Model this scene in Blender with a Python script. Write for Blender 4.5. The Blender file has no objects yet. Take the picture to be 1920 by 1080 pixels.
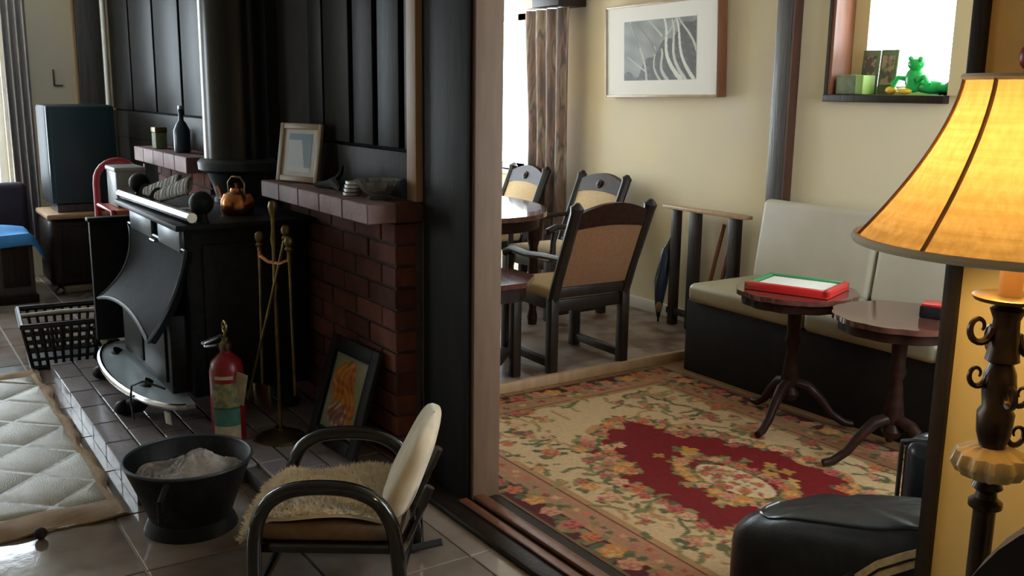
import bpy, bmesh, math, random
import numpy as np
from mathutils import Vector, Matrix, Euler
random.seed(7)
rng = np.random.default_rng(7)
S = bpy.context.scene
COL = S.collection
PI = math.pi
# ------------------------------------------------------------------ camera
YAW, PITCH, ROLL, FPX = -0.980332, 0.1993746, 0.0139296, 1813.06
cam_d = bpy.data.cameras.new('camera'); cam = bpy.data.objects.new('camera', cam_d); COL.objects.link(cam)
_f = Vector((math.sin(YAW)*math.cos(PITCH), math.cos(YAW)*math.cos(PITCH), -math.sin(PITCH)))
_r = Vector((math.cos(YAW), -math.sin(YAW), 0)); _u = _r.cross(_f)
_r2 = _r*math.cos(ROLL)+_u*math.sin(ROLL); _u2 = _u*math.cos(ROLL)-_r*math.sin(ROLL)
_m = Matrix((_r2, _u2, -_f)).transposed().to_4x4(); _m.translation = (0, 0, 1.5)
cam.matrix_world = _m
cam_d.sensor_width = 36; cam_d.lens = FPX/1920*36; cam_d.clip_start = .05
S.camera = cam
# ------------------------------------------------------------------ sky, light, exposure
W = bpy.data.worlds.new('overcast_sky'); S.world = W; W.use_nodes = True
bg = W.node_tree.nodes['Background']; bg.inputs[0].default_value = (.84, .93, 1.0, 1); bg.inputs[1].default_value = 14.0
S.view_settings.view_transform = 'Standard'; S.view_settings.look = 'None'
S.view_settings.exposure = 0.0; S.view_settings.gamma = 1; S.view_settings.use_curve_mapping = False
S.cycles.max_bounces = 8; S.cycles.diffuse_bounces = 5; S.cycles.transparent_max_bounces = 12
S.cycles.caustics_reflective = False; S.cycles.caustics_refractive = False; S.cycles.sample_clamp_indirect = 8
S.cycles.use_denoising = True
def portal(name, loc, direction, sx, sy):
    l = bpy.data.lights.new(name, 'AREA'); l.shape = 'RECTANGLE'; l.size = sx; l.size_y = sy
    l.cycles.is_portal = True
    o = bpy.data.objects.new(name, l); COL.objects.link(o); o.location = loc
    o.rotation_euler = Vector(direction).to_track_quat('-Z', 'Y').to_euler()
BULB = 400.0
# ------------------------------------------------------------------ helpers: tags, mesh builder
def tag(o, label=None, cat=None, group=None, kind=None):
    if label: o['label'] = label
    if cat: o['category'] = cat
    if group: o['group'] = group
    if kind: o['kind'] = kind
    return o
def thing(name, label, cat, loc=(0,0,0), rz=0, group=None):
    o = bpy.data.objects.new(name, None); COL.objects.link(o); o.location = loc; o.rotation_euler = (0,0,rz)
    o.empty_display_size = .05
    return tag(o, label, cat, group)
def link(name, me, parent=None, loc=(0,0,0), rot=(0,0,0), mat=None):
    o = bpy.data.objects.new(name, me); COL.objects.link(o); o.location = loc; o.rotation_euler = rot
    if mat and not me.materials: me.materials.append(mat)
    if parent: o.parent = parent
    return o
class MB:
    """collects shapes into one mesh"""
    def __init__(self): self.bm = bmesh.new()
    def _new(self, verts, faces):
        vs = [self.bm.verts.new(v) for v in verts]
        for f in faces:
            try: self.bm.faces.new([vs[i] for i in f])
            except ValueError: pass
        return vs
    def box(self, c, s, rot=(0,0,0), bev=0, seg=2):
        t = bmesh.new(); bmesh.ops.create_cube(t, size=1)
        bmesh.ops.scale(t, vec=s, verts=t.verts)
        if bev: bmesh.ops.bevel(t, geom=list(t.edges), offset=bev, segments=seg, affect='EDGES', profile=.5)
        M = Matrix.Translation(c) @ Euler(rot).to_matrix().to_4x4()
        bmesh.ops.transform(t, matrix=M, verts=t.verts)
        return self._merge(t)
    def b2(self, p, q, bev=0, seg=2):
        return self.box([(a+b)/2 for a,b in zip(p,q)], [abs(b-a) for a,b in zip(p,q)], bev=bev, seg=seg)
    def _merge(self, t):
        m = {}
        for v in t.verts: m[v] = self.bm.verts.new(v.co)
        for f in t.faces:
            try: self.bm.faces.new([m[v] for v in f.verts])
            except ValueError: pass
        t.free(); return self
    def tube(self, pts, r, n=8, closed=False, caps=True, flat=1.0):
        pts = [Vector(p) for p in pts]; k = len(pts)
        rs = r if isinstance(r, (list, tuple)) else [r]*k
        rings = []; up = None
        for i, p in enumerate(pts):
            a = pts[(i-1) % k] if (i or closed) else p; b = pts[(i+1) % k] if (i < k-1 or closed) else p
            t = (b-a).normalized()
            if up is None:
                up = Vector((0,0,1)) if abs(t.z) < .9 else Vector((1,0,0))
            sd = t.cross(up).normalized(); up = sd.cross(t).normalized()
            rings.append([self.bm.verts.new(p+(sd*math.cos(2*PI*j/n)+up*flat*math.sin(2*PI*j/n))*rs[i]) for j in range(n)])
        for i in range(k if closed else k-1):
            A, B = rings[i], rings[(i+1) % k]
            for j in range(n): self.bm.faces.new((A[j], A[(j+1)%n], B[(j+1)%n], B[j]))
        if caps and not closed:
            self.bm.faces.new(rings[0][::-1]); self.bm.faces.new(rings[-1])
        return self
    def lathe(self, prof, c=(0,0,0), n=24, sx=1, sy=1, ribs=0, amp=0, closed=False):
        c = Vector(c); rings = []
        for r, z in prof:
            if r < 1e-5: rings.append([self.bm.verts.new(c+Vector((0,0,z)))])
            else:
                row = []
                for j in range(n):
                    a = 2*PI*j/n; rr = r*(1+amp*math.cos(ribs*a)) if ribs else r
                    row.append(self.bm.verts.new(c+Vector((rr*sx*math.cos(a), rr*sy*math.sin(a), z))))
                rings.append(row)
        pairs = list(zip(rings, rings[1:]))
        if closed: pairs.append((rings[-1], rings[0]))
        for A, B in pairs:
            for j in range(n):
                j2 = (j+1) % n
                if len(A) == 1 and len(B) == 1: continue
                if len(A) == 1: self.bm.faces.new((A[0], B[j2], B[j]))
                elif len(B) == 1: self.bm.faces.new((A[j], A[j2], B[0]))
                else: self.bm.faces.new((A[j], A[j2], B[j2], B[j]))
        return self
    def sph(self, c, r, n=16, m=10):
        r = (r, r, r) if not isinstance(r, (list, tuple)) else r
        prof = [(math.sin(PI*i/m), -math.cos(PI*i/m)) for i in range(m+1)]
        t = MB(); t.lathe(prof, n=n)
        for v in t.bm.verts: v.co = Vector((v.co.x*r[0]+c[0], v.co.y*r[1]+c[1], v.co.z*r[2]+c[2]))
        return self._merge(t.bm)
    def prism(self, pts, z0, z1):
        n = len(pts)
        v = [(x, y, z0) for x, y in pts]+[(x, y, z1) for x, y in pts]
        self._new(v, [list(range(n))[::-1], list(range(n, 2*n))]+[(i, (i+1)%n, n+(i+1)%n, n+i) for i in range(n)])
        return self
    def grid(self, fn, nu, nv, closed_u=False):
        g = [[self.bm.verts.new(fn(i/nu, j/nv)) for j in range(nv+1)] for i in range(nu+(0 if closed_u else 1))]
        L = len(g)
        for i in range(nu):
            for j in range(nv):
                self.bm.faces.new((g[i][j], g[(i+1)%L][j], g[(i+1)%L][j+1], g[i][j+1]))
        return self
    def solid(self, fn, nu, nv, th):
        """a sheet with thickness along its normal-ish offset vector th(u,v)"""
        a = [[self.bm.verts.new(fn(i/nu, j/nv)) for j in range(nv+1)] for i in range(nu+1)]
        b = [[self.bm.verts.new(Vector(fn(i/nu, j/nv))+Vector(th)) for j in range(nv+1)] for i in range(nu+1)]
        F = self.bm.faces.new
        for i in range(nu):
            for j in range(nv):
                F((a[i][j], a[i+1][j], a[i+1][j+1], a[i][j+1])); F((b[i][j], b[i][j+1], b[i+1][j+1], b[i+1][j]))
        for i in range(nu):
            F((a[i][0], b[i][0], b[i+1][0], a[i+1][0])); F((a[i][nv], a[i+1][nv], b[i+1][nv], b[i][nv]))
        for j in range(nv):
            F((a[0][j], a[0][j+1], b[0][j+1], b[0][j])); F((a[nu][j], b[nu][j], b[nu][j+1], a[nu][j+1]))
        return self
    def xf(self, M):
        bmesh.ops.transform(self.bm, matrix=M, verts=self.bm.verts); return self
    def mesh(self, name, mat=None, smooth=True):
        bmesh.ops.recalc_face_normals(self.bm, faces=self.bm.faces)
        me = bpy.data.meshes.new(name); self.bm.to_mesh(me); self.bm.free()
        if smooth:
            for p in me.polygons: p.use_smooth = True
            try: me.set_sharp_from_angle(angle=math.radians(40))
            except Exception: pass
        if mat: me.materials.append(mat)
        return me
    def build(self, name, mat, parent=None, loc=(0,0,0), rot=(0,0,0), world=False, smooth=True):
        if world and parent is not None:
            off = Vector((0, 0, 0)); q = parent
            while q is not None: off += Vector(q.location); q = q.parent
            bmesh.ops.translate(self.bm, vec=-off, verts=self.bm.verts)
        return link(name, self.mesh(name, mat, smooth), parent, loc, rot)
def struct(o): o['kind'] = 'structure'; return o
_cache = {}
def piece(name, size, mat, parent, loc, rot=(0,0,0), bev=.003, jit=0):
    key = (tuple(round(x, 4) for x in size), mat.name, bev)
    if key not in _cache: _cache[key] = MB().box((0,0,0), size, bev=bev, seg=1).mesh(name, mat, smooth=False)
    if jit: loc = [a+random.uniform(-jit, jit) for a in loc]
    return link(name, _cache[key], parent, loc, rot)
# ------------------------------------------------------------------ materials
def mat(name, col, rough=.6, metal=0, col2=None, scale=8, detail=4, bump=0, bscale=None, stretch=(1,1,1), rand=0, spec=.5, coat=0, lo=.35, hi=.65, sheen=0, gen=False):
    m = bpy.data.materials.new(name); m.use_nodes = True; nt = m.node_tree; N = nt.nodes; L = nt.links
    p = N['Principled BSDF']; p.inputs['Base Color'].default_value = (*col, 1); p.inputs['Roughness'].default_value = rough
    p.inputs['Metallic'].default_value = metal; p.inputs['Specular IOR Level'].default_value = spec; p.inputs['Coat Weight'].default_value = coat
    if sheen: p.inputs['Sheen Weight'].default_value = sheen
    tc = N.new('ShaderNodeTexCoord'); mp = N.new('ShaderNodeMapping'); mp.inputs['Scale'].default_value = stretch
    L.new(tc.outputs['Object'], mp.inputs[0])
    vec = mp.outputs[0]
    if rand:
        oi = N.new('ShaderNodeObjectInfo'); ad = N.new('ShaderNodeVectorMath'); ad.operation = 'ADD'
        sc = N.new('ShaderNodeVectorMath'); sc.operation = 'SCALE'; sc.inputs['Scale'].default_value = 37
        cb = N.new('ShaderNodeCombineXYZ'); L.new(oi.outputs['Random'], cb.inputs[0]); L.new(oi.outputs['Random'], cb.inputs[1])
        L.new(cb.outputs[0], sc.inputs[0]); L.new(vec, ad.inputs[0]); L.new(sc.outputs[0], ad.inputs[1]); vec = ad.outputs[0]
    out = None
    if col2:
        nz = N.new('ShaderNodeTexNoise'); nz.inputs['Scale'].default_value = scale; nz.inputs['Detail'].default_value = detail
        L.new(vec, nz.inputs[0])
        cr = N.new('ShaderNodeValToRGB'); cr.color_ramp.elements[0].position = lo; cr.color_ramp.elements[1].position = hi
        cr.color_ramp.elements[0].color = (*col, 1); cr.color_ramp.elements[1].color = (*col2, 1)
        L.new(nz.outputs[0], cr.inputs[0]); out = cr.outputs[0]
    if rand:
        hs = N.new('ShaderNodeHueSaturation'); hs.inputs['Color'].default_value = (*col, 1)
        if out: L.new(out, hs.inputs['Color'])
        mr = N.new('ShaderNodeMapRange'); mr.inputs[3].default_value = 1-rand; mr.inputs[4].default_value = 1+rand
        L.new(oi.outputs['Random'], mr.inputs[0]); L.new(mr.outputs[0], hs.inputs['Value']); out = hs.outputs[0]
    if out: L.new(out, p.inputs['Base Color'])
    if bump:
        nb = N.new('ShaderNodeTexNoise'); nb.inputs['Scale'].default_value = bscale or scale*3; nb.inputs['Detail'].default_value = 6
        L.new(vec, nb.inputs[0]); bp = N.new('ShaderNodeBump'); bp.inputs['Strength'].default_value = bump; bp.inputs['Distance'].default_value = .01
        L.new(nb.outputs[0], bp.inputs['Height']); L.new(bp.outputs[0], p.inputs['Normal'])
    return m
def glass(name, tint=(1,1,1), gloss=.06):
    m = bpy.data.materials.new(name); m.use_nodes = True; nt = m.node_tree; nt.nodes.clear()
    o = nt.nodes.new('ShaderNodeOutputMaterial'); t = nt.nodes.new('ShaderNodeBsdfTransparent'); g = nt.nodes.new('ShaderNodeBsdfGlossy')
    t.inputs[0].default_value = (*tint, 1); g.inputs['Roughness'].default_value = .03
    x = nt.nodes.new('ShaderNodeMixShader'); x.inputs[0].default_value = gloss
    nt.links.new(t.outputs[0], x.inputs[1]); nt.links.new(g.outputs[0], x.inputs[2]); nt.links.new(x.outputs[0], o.inputs[0])
    return m
def attr_mat(name, rough=.9, sheen=0, bump=0, spec=.3):
    m = bpy.data.materials.new(name); m.use_nodes = True; nt = m.node_tree; p = nt.nodes['Principled BSDF']
    a = nt.nodes.new('ShaderNodeAttribute'); a.attribute_name = 'pattern'
    nt.links.new(a.outputs['Color'], p.inputs['Base Color']); p.inputs['Roughness'].default_value = rough; p.inputs['Specular IOR Level'].default_value = spec
    if sheen: p.inputs['Sheen Weight'].default_value = sheen; p.inputs['Sheen Roughness'].default_value = .4
    if bump:
        n = nt.nodes.new('ShaderNodeTexNoise'); n.inputs['Scale'].default_value = 120; b = nt.nodes.new('ShaderNodeBump')
        b.inputs['Strength'].default_value = bump; b.inputs['Distance'].default_value = .004
        tc = nt.nodes.new('ShaderNodeTexCoord'); nt.links.new(tc.outputs['Object'], n.inputs[0])
        nt.links.new(n.outputs[0], b.inputs['Height']); nt.links.new(b.outputs[0], p.inputs['Normal'])
    return m
def painted(name, arr, w, h, mat_, parent=None, loc=(0,0,0), rot=(0,0,0)):
    """flat sheet w x h (local XY, origin at its lower left), one colour per vertex from arr[rows,cols,3]"""
    R, Cn = arr.shape[:2]
    xs = np.linspace(0, w, Cn); ys = np.linspace(0, h, R)
    X, Y = np.meshgrid(xs, ys); co = np.stack([X, Y, np.zeros_like(X)], -1).reshape(-1, 3)
    idx = np.arange(R*Cn).reshape(R, Cn)
    q = np.stack([idx[:-1,:-1], idx[:-1,1:], idx[1:,1:], idx[1:,:-1]], -1).reshape(-1, 4)
    me = bpy.data.meshes.new(name); me.vertices.add(len(co)); me.vertices.foreach_set('co', co.ravel())
    me.loops.add(q.size); me.loops.foreach_set('vertex_index', q.ravel().astype(np.int32))
    me.polygons.add(len(q)); me.polygons.foreach_set('loop_start', np.arange(0, q.size, 4, dtype=np.int32))
    me.update(calc_edges=True)
    ca = me.color_attributes.new('pattern', 'FLOAT_COLOR', 'POINT')
    rgba = np.ones((R*Cn, 4), np.float32); rgba[:, :3] = np.clip(arr, 0, 1).reshape(-1, 3); ca.data.foreach_set('color', rgba.ravel())
    me.materials.append(mat_)
    return link(name, me, parent, loc, rot)
M = {}
M['plaster'] = mat('aged_cream_plaster', (.80,.67,.42), .85, col2=(.68,.61,.49), scale=1.1, bump=.15, bscale=14, lo=.3, hi=.7)
M['plaster_near'] = mat('yellow_cream_plaster', (.62,.46,.19), .8, col2=(.56,.41,.16), scale=2, bump=.15, bscale=30)
M['ceiling'] = mat('white_ceiling', (.62,.58,.5), .9, col2=(.6,.56,.48), scale=2)
M['darkwood'] = mat('dark_stained_wood', (.014,.010,.008), .42, spec=.25, col2=(.026,.016,.011), scale=6, stretch=(6,6,.6), bump=.15)
M['postwood'] = mat('dark_post_wood', (.010,.009,.010), .6, spec=.25, col2=(.018,.016,.016), scale=5, stretch=(6,6,.6), bump=.1)
M['panelwood'] = mat('panel_wood', (.013,.013,.012), .42, spec=.10, col2=(.022,.020,.018), scale=5, stretch=(8,8,.5), bump=.1)
M['grey_beam'] = mat('weathered_dark_beam', (.055,.050,.052), .35, col2=(.085,.080,.085), scale=5, stretch=(8,8,.5), bump=.15)
M['tanwood'] = mat('light_tan_wood', (.36,.22,.12), .5, col2=(.44,.28,.15), scale=4, stretch=(6,6,.6))
M['jamb'] = mat('painted_jamb', (.17,.105,.065), .65, col2=(.20,.125,.08), scale=8, stretch=(4,4,.6))
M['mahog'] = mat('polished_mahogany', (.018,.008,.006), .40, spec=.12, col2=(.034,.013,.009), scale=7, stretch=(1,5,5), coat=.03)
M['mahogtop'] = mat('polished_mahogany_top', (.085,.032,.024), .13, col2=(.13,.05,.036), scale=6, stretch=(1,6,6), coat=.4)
M['redwood'] = mat('red_brown_wood', (.14,.050,.022), .42, col2=(.20,.075,.034), scale=5, stretch=(6,6,.7))
M['brick'] = mat('red_brick', (.17,.048,.032), .85, col2=(.10,.034,.028), scale=9, bump=.5, bscale=40, rand=.35)
M['brick_pale'] = mat('pale_pink_brick', (.33,.20,.20), .6, col2=(.25,.145,.14), scale=9, bump=.3, bscale=40, rand=.12)
M['hearth'] = mat('grey_hearth_brick', (.24,.20,.205), .26, col2=(.29,.245,.25), scale=9, bump=.2, bscale=30, rand=.12)
M['mortar'] = mat('grey_mortar', (.085,.075,.068), .95, col2=(.12,.10,.09), scale=20, bump=.3)
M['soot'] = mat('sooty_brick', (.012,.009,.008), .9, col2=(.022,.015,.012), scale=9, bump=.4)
M['iron'] = mat('black_cast_iron', (.008,.009,.010), .5, spec=.2, col2=(.016,.017,.018), scale=30, bump=.12, bscale=120)
M['hoodiron'] = mat('dull_hood_iron', (.009,.011,.013), .7, col2=(.015,.018,.020), scale=10, bump=.1, spec=.06)
M['ironrim'] = mat('worn_cast_iron', (.060,.070,.080), .42, metal=.2, col2=(.040,.046,.052), scale=14, bump=.1)
M['steel'] = mat('brushed_steel_plate', (.14,.165,.19), .35, metal=.5, col2=(.10,.12,.14), scale=12)
M['chrome'] = mat('polished_chrome', (.75,.76,.80), .16, metal=1)
M['enamel'] = mat('pale_blue_enamel', (.52,.60,.66), .22, col2=(.46,.54,.60), scale=8)
M['copper'] = mat('worn_copper', (.72,.30,.12), .25, metal=1, col2=(.40,.15,.06), scale=9)
M['brass'] = mat('old_brass', (.26,.19,.085), .36, metal=1, col2=(.16,.11,.05), scale=14)
M['brass_dk'] = mat('tarnished_brass_rod', (.16,.12,.06), .4, metal=.9)
M['tile'] = mat('slate_floor_tile', (.20,.145,.11), .085, col2=(.30,.25,.22), scale=5, bump=.06, bscale=12, rand=.18, lo=.3, hi=.7)
M['grout'] = mat('pale_grout', (.34,.31,.28), .8)
M['plank'] = mat('warm_floor_plank', (.20,.095,.035), .42, col2=(.27,.13,.05), scale=3, stretch=(.6,8,8), rand=.15)
M['lino'] = mat('mottled_dining_floor', (.13,.075,.05), .35, col2=(.27,.21,.17), scale=7, detail=8, lo=.4, hi=.6)
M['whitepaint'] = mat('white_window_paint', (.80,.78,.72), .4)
M['creampaint'] = mat('cream_window_paint', (.62,.50,.28), .45)
M['paper'] = mat('white_paper', (.80,.78,.74), .8)
M['black'] = mat('matt_black', (.008,.008,.009), .6, spec=.25)
M['rubber'] = mat('black_plastic', (.014,.014,.016), .45)
M['leather'] = mat('black_leather', (.006,.007,.008), .36, spec=.25, col2=(.015,.016,.018), scale=20, bump=.1, bscale=150)
M['bluegloss'] = mat('blue_black_vinyl', (.018,.026,.040), .22)
M['strap'] = mat('tan_strap', (.50,.41,.24), .8, col2=(.38,.30,.18), scale=60)
M['sofa'] = mat('pale_sofa_vinyl', (.43,.39,.31), .5, col2=(.48,.43,.35), scale=4, bump=.05)
M['sofaseat'] = mat('olive_cream_seat_vinyl', (.28,.24,.145), .42, col2=(.33,.285,.18), scale=4, bump=.05)
M['sofabase'] = mat('dark_sofa_base', (.009,.007,.005), .7, spec=.2, col2=(.013,.010,.007), scale=12)
M['tapestry'] = mat('tan_chair_upholstery', (.17,.072,.024), .9, col2=(.20,.088,.031), scale=60, bump=.2, bscale=300, sheen=.2)
M['creamuph'] = mat('cream_chair_upholstery', (.46,.32,.17), .9, col2=(.52,.37,.20), scale=60)
M['pane'] = glass('window_glass', (.97,.99,1), .05)
M['red'] = mat('red_painted_metal', (.40,.035,.045), .35)
M['redtray'] = mat('glossy_red_rim', (.62,.025,.025), .25)
M['green'] = mat('green_rim', (.05,.26,.10), .35)
M['orange'] = mat('orange_vinyl', (.50,.14,.05), .5)
M['fleece'] = mat('cream_sheepskin', (.76,.64,.46), .95, col2=(.84,.74,.58), scale=18, sheen=.4)
M['seatpad'] = mat('tan_chair_pad', (.13,.08,.042), .9, col2=(.16,.10,.055), scale=40)
M['bentwood'] = mat('black_lacquer_bentwood', (.008,.007,.007), .15, coat=.5)
M['hide'] = mat('cream_cowhide', (.46,.42,.33), .55, col2=(.56,.53,.46), scale=6, stretch=(1,3,1), bump=.25, bscale=60, rand=.15)
M['hideedge'] = mat('tan_hide_edge', (.30,.17,.075), .85, col2=(.42,.28,.15), scale=9, bump=.3, bscale=60)
M['hideback'] = mat('pale_hide_stitching', (.62,.60,.55), .5, col2=(.35,.30,.24), scale=50)
M['ash'] = mat('wood_ash', (.30,.26,.25), .95, col2=(.52,.48,.46), scale=14, bump=.6, bscale=60)
M['tv'] = mat('glare_tinted_black', (.028,.055,.075), .28)  # black set tinted blue-grey, glare haze put into its colour
M['curtain_grey'] = mat('grey_brown_curtain', (.34,.33,.33), .9, col2=(.42,.38,.36), scale=5, stretch=(2,2,.6))
M['bluecloth'] = mat('bright_blue_cloth', (.030,.20,.52), .8, col2=(.045,.27,.62), scale=8)
M['greybox'] = mat('grey_tin', (.40,.43,.42), .4, col2=(.30,.33,.33), scale=14)
M['whitegrey'] = mat('grey_white_knit', (.80,.82,.84), .8, col2=(.55,.58,.62), scale=40, stretch=(1,6,1))
M['extred'] = mat('extinguisher_red', (.22,.008,.012), .35)
M['label_cream'] = mat('cream_label', (.45,.36,.22), .6, col2=(.36,.28,.16), scale=30)
M['label_green'] = mat('green_label', (.05,.17,.12), .6, col2=(.035,.11,.08), scale=30)
M['label_yellow'] = mat('yellow_green_label', (.28,.24,.09), .6, col2=(.10,.11,.06), scale=45)
M['frog'] = mat('glossy_green_glaze', (.02,.40,.08), .2, col2=(.03,.55,.14), scale=9)
M['yellow'] = mat('yellow_glaze', (.75,.48,.04), .3)
M['moss'] = mat('grey_green_box', (.13,.16,.09), .7, col2=(.19,.22,.12), scale=30)
M['lime'] = mat('light_green_card', (.24,.36,.08), .6)
M['skin'] = mat('faded_photo_print', (.42,.28,.20), .5, col2=(.10,.09,.07), scale=24, lo=.45, hi=.55)
M['darkgrey'] = mat('dark_upholstery', (.016,.013,.012), .8, col2=(.022,.018,.016), scale=20)
M['silver'] = mat('dull_silver_tin', (.55,.57,.60), .3, metal=.9)
M['goldfr'] = mat('pale_wood_frame', (.46,.36,.26), .4, col2=(.38,.27,.17), scale=10)
M['print'] = attr_mat('printed_picture', .35)
M['rugmat'] = attr_mat('woven_wool_pile', .8, sheen=0, bump=.6, spec=.2)
M['beamedge'] = mat('dark_red_beam_edge', (.050,.018,.010), .5, col2=(.08,.028,.015), scale=6, stretch=(6,6,.6))
M['flueiron'] = mat('semi_gloss_flue', (.007,.008,.009), .22, col2=(.010,.011,.012), scale=10, spec=.5)
M['groove'] = mat('dark_panel_backing', (.004,.004,.004), .8, spec=.1)
# ================================================================== THE SETTING
CEIL = 2.55
EX = -8.5            # end wall of the living room
YD, YD2 = 1.76, 1.86  # dividing wall
YB = 4.4             # back wall of the far room
# --- living room floor with its tiles
floor = struct(MB().b2((EX-.1, -2.7, -.12), (1.7, YD2, -.006)).build('floor', M['grout']))
TS = .46
for i in range(15):
    for j in range(6):
        x = -8.27+i*TS; y = -.53+j*TS
        if x+TS/2 > -1.2: continue
        if y+TS/2 > YD:
            piece('tile', (TS-.008, .086, .014), M['tile'], floor, (x, 1.585, -.007), bev=.002); continue
        piece('tile', (TS-.008, TS-.008, .014), M['tile'], floor, (x, y, -.007), bev=.002)
# --- far room floor: planks, and the raised dining floor behind its step board
floor2 = struct(MB().b2((-3.95, YD2, -.12), (-.5, YB, -.012)).build('floor.001', M['darkwood']))
for k in range(21):
    y = YD2+.06+k*.12
    if y+.06 > YB: break
    piece('plank', (3.44, .117, .012), M['plank'], floor2, (-2.225, y, -.006), bev=.0015)
struct(MB().b2((-7.7, YD2, -.12), (-3.97, YB, .04)).build('floor.002', M['lino']))
struct(MB().b2((-3.97, YD2+.01, -.012), (-3.935, YB-.02, .05), bev=.006).build('trim_1', M['tanwood']))
# --- dividing wall
wd = struct(MB().b2((EX, YD, 0), (-5.52, YD2, CEIL)).b2((-4.33, YD, 0), (-3.22, YD2, CEIL)).b2((-3.22, YD, 2.12), (-1.08, YD2, CEIL)).build('wall_divider', M['plaster']))
struct(MB().b2((-1.07, YD, 0), (1.7, YD2, CEIL)).build('wall_right', M['plaster_near']))
struct(MB().b2((-1.082, YD-.012, 0), (-1.050, YD2+.01, 2.12), bev=.003).build('trim_2', M['darkwood']))
# alcove behind the stove
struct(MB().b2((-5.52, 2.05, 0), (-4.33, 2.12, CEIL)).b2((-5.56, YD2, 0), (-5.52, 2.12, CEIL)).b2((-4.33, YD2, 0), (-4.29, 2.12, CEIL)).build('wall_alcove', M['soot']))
# dark door post and pale jamb
post = struct(MB().b2((-3.20, 1.735, 0), (-2.875, YD2, 2.12), bev=.004).build('door_post', M['postwood']))
MB().b2((-2.875, 1.752, 0), (-2.852, YD2+.005, 2.12), bev=.003).build('jamb_board', M['jamb'], post)
# threshold strips
th = struct(MB().b2((-3.2, 1.63, 0), (-1.0, YD2, .022), bev=.006).build('threshold', M['darkwood']))
MB().b2((-2.87, 1.70, .022), (-1.1, 1.735, .032), bev=.004).build('threshold_strip', M['redwood'], th)
MB().b2((-2.87, 1.755, .022), (-1.1, 1.80, .040), bev=.006).build('threshold_nosing', M['redwood'], th)
# end wall with the tall window beside the curtain
W1 = (-.45, .95, .35, 2.47)
def wall_x(x0, x1, ya, yb, opening, name, m):
    o = opening; b = MB()
    b.b2((x0, ya, 0), (x1, o[0], CEIL)).b2((x0, o[1], 0), (x1, yb, CEIL)).b2((x0, o[0], 0), (x1, o[1], o[2])).b2((x0, o[0], o[3]), (x1, o[1], CEIL))
    return struct(b.build(name, m))
def wall_y(y0, y1, xa, xb, openings, name, m):
    b = MB(); x = xa
    for o in openings:
        b.b2((x, y0, 0), (o[0], y1, CEIL)); b.b2((o[0], y0, 0), (o[1], y1, o[2])); b.b2((o[0], y0, o[3]), (o[1], y1, CEIL)); x = o[1]
    b.b2((x, y0, 0), (xb, y1, CEIL))
    return struct(b.build(name, m))
wall_x(EX-.15, EX, -2.7, YD2, W1, 'wall_end', M['plaster'])
win1 = struct(MB().b2((EX-.12, W1[0], W1[2]), (EX-.06, W1[1], W1[2]+.06)).b2((EX-.12, W1[0], W1[3]-.06), (EX-.06, W1[1], W1[3])).b2((EX-.12, W1[0], W1[2]), (EX-.06, W1[0]+.06, W1[3])).b2((EX-.12, W1[1]-.06, W1[2]), (EX-.06, W1[1], W1[3])).b2((EX-.12, .21, W1[2]), (EX-.06, .28, W1[3])).build('window_1', M['whitepaint']))
for ya, yb in ((W1[0]+.06, .21), (.28, W1[1]-.06)):
    MB().b2((EX-.095, ya, W1[2]+.06), (EX-.09, yb, W1[3]-.06)).build('pane', M['pane'], win1)
portal('daylight_portal', (EX-.14, (W1[0]+W1[1])/2, (W1[2]+W1[3])/2), (1,0,0), W1[1]-W1[0], W1[3]-W1[2])
# front wall with a wide window on the unseen side
W2 = (-8.35, -7.1, .8, 2.2)
wall_y(-2.85, -2.7, EX-.15, 1.7, [W2], 'wall_front', M['plaster'])
win2 = struct(MB().b2((W2[0], -2.8, W2[2]), (W2[1], -2.75, W2[2]+.06)).b2((W2[0], -2.8, W2[3]-.06), (W2[1], -2.75, W2[3])).b2((W2[0], -2.8, W2[2]), (W2[0]+.06, -2.75, W2[3])).b2((W2[1]-.06, -2.8, W2[2]), (W2[1], -2.75, W2[3])).b2((-7.76, -2.8, W2[2]), (-7.70, -2.75, W2[3])).build('window_2', M['whitepaint']))
for xa, xb in ((W2[0]+.06, -7.76), (-7.70, W2[1]-.06)):
    MB().b2((xa, -2.78, W2[2]+.06), (xb, -2.775, W2[3]-.06)).build('pane', M['pane'], win2)
portal('daylight_portal.001', ((W2[0]+W2[1])/2, -2.84, (W2[2]+W2[3])/2), (0,1,0), W2[1]-W2[0], W2[3]-W2[2])
struct(MB().b2((1.7, -2.85, 0), (1.85, YD2, CEIL)).build('wall_behind', M['plaster']))
# back wall with the dining window and the small window
W3 = (-7.55, -5.98, .88, 2.12); W4 = (-3.48, -2.79, 1.51, 2.3)
wall_y(YB, YB+.2, -7.9, -.35, [W3, W4], 'wall_back', M['plaster'])
def side_window(x0, x1, o, name, wname, d, k):
    wall_x(x0, x1, YD2, YB, o, wname, M['plaster'])
    xm = (x0+x1)/2; b = MB()
    for p, q in (((o[0], o[2]), (o[1], o[2]+.05)), ((o[0], o[3]-.05), (o[1], o[3])), ((o[0], o[2]), (o[0]+.05, o[3])), ((o[1]-.05, o[2]), (o[1], o[3]))):
        b.b2((xm-.025, p[0], p[1]), (xm+.025, q[0], q[1]))
    w = struct(b.build(name, M['whitepaint']))
    MB().b2((xm-.003, o[0]+.05, o[2]+.05), (xm+.003, o[1]-.05, o[3]-.05)).build('pane', M['pane'], w)
    portal('daylight_portal.%03d' % k, ((x0 if d > 0 else x1)-d*.01, (o[0]+o[1])/2, (o[2]+o[3])/2), (d, 0, 0), o[1]-o[0], o[3]-o[2])
side_window(-7.9, -7.7, (2.05, 4.25, .6, 2.3), 'added_window_5', 'wall_dining', 1, 4)  # window added out of view to brighten the far room
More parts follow.
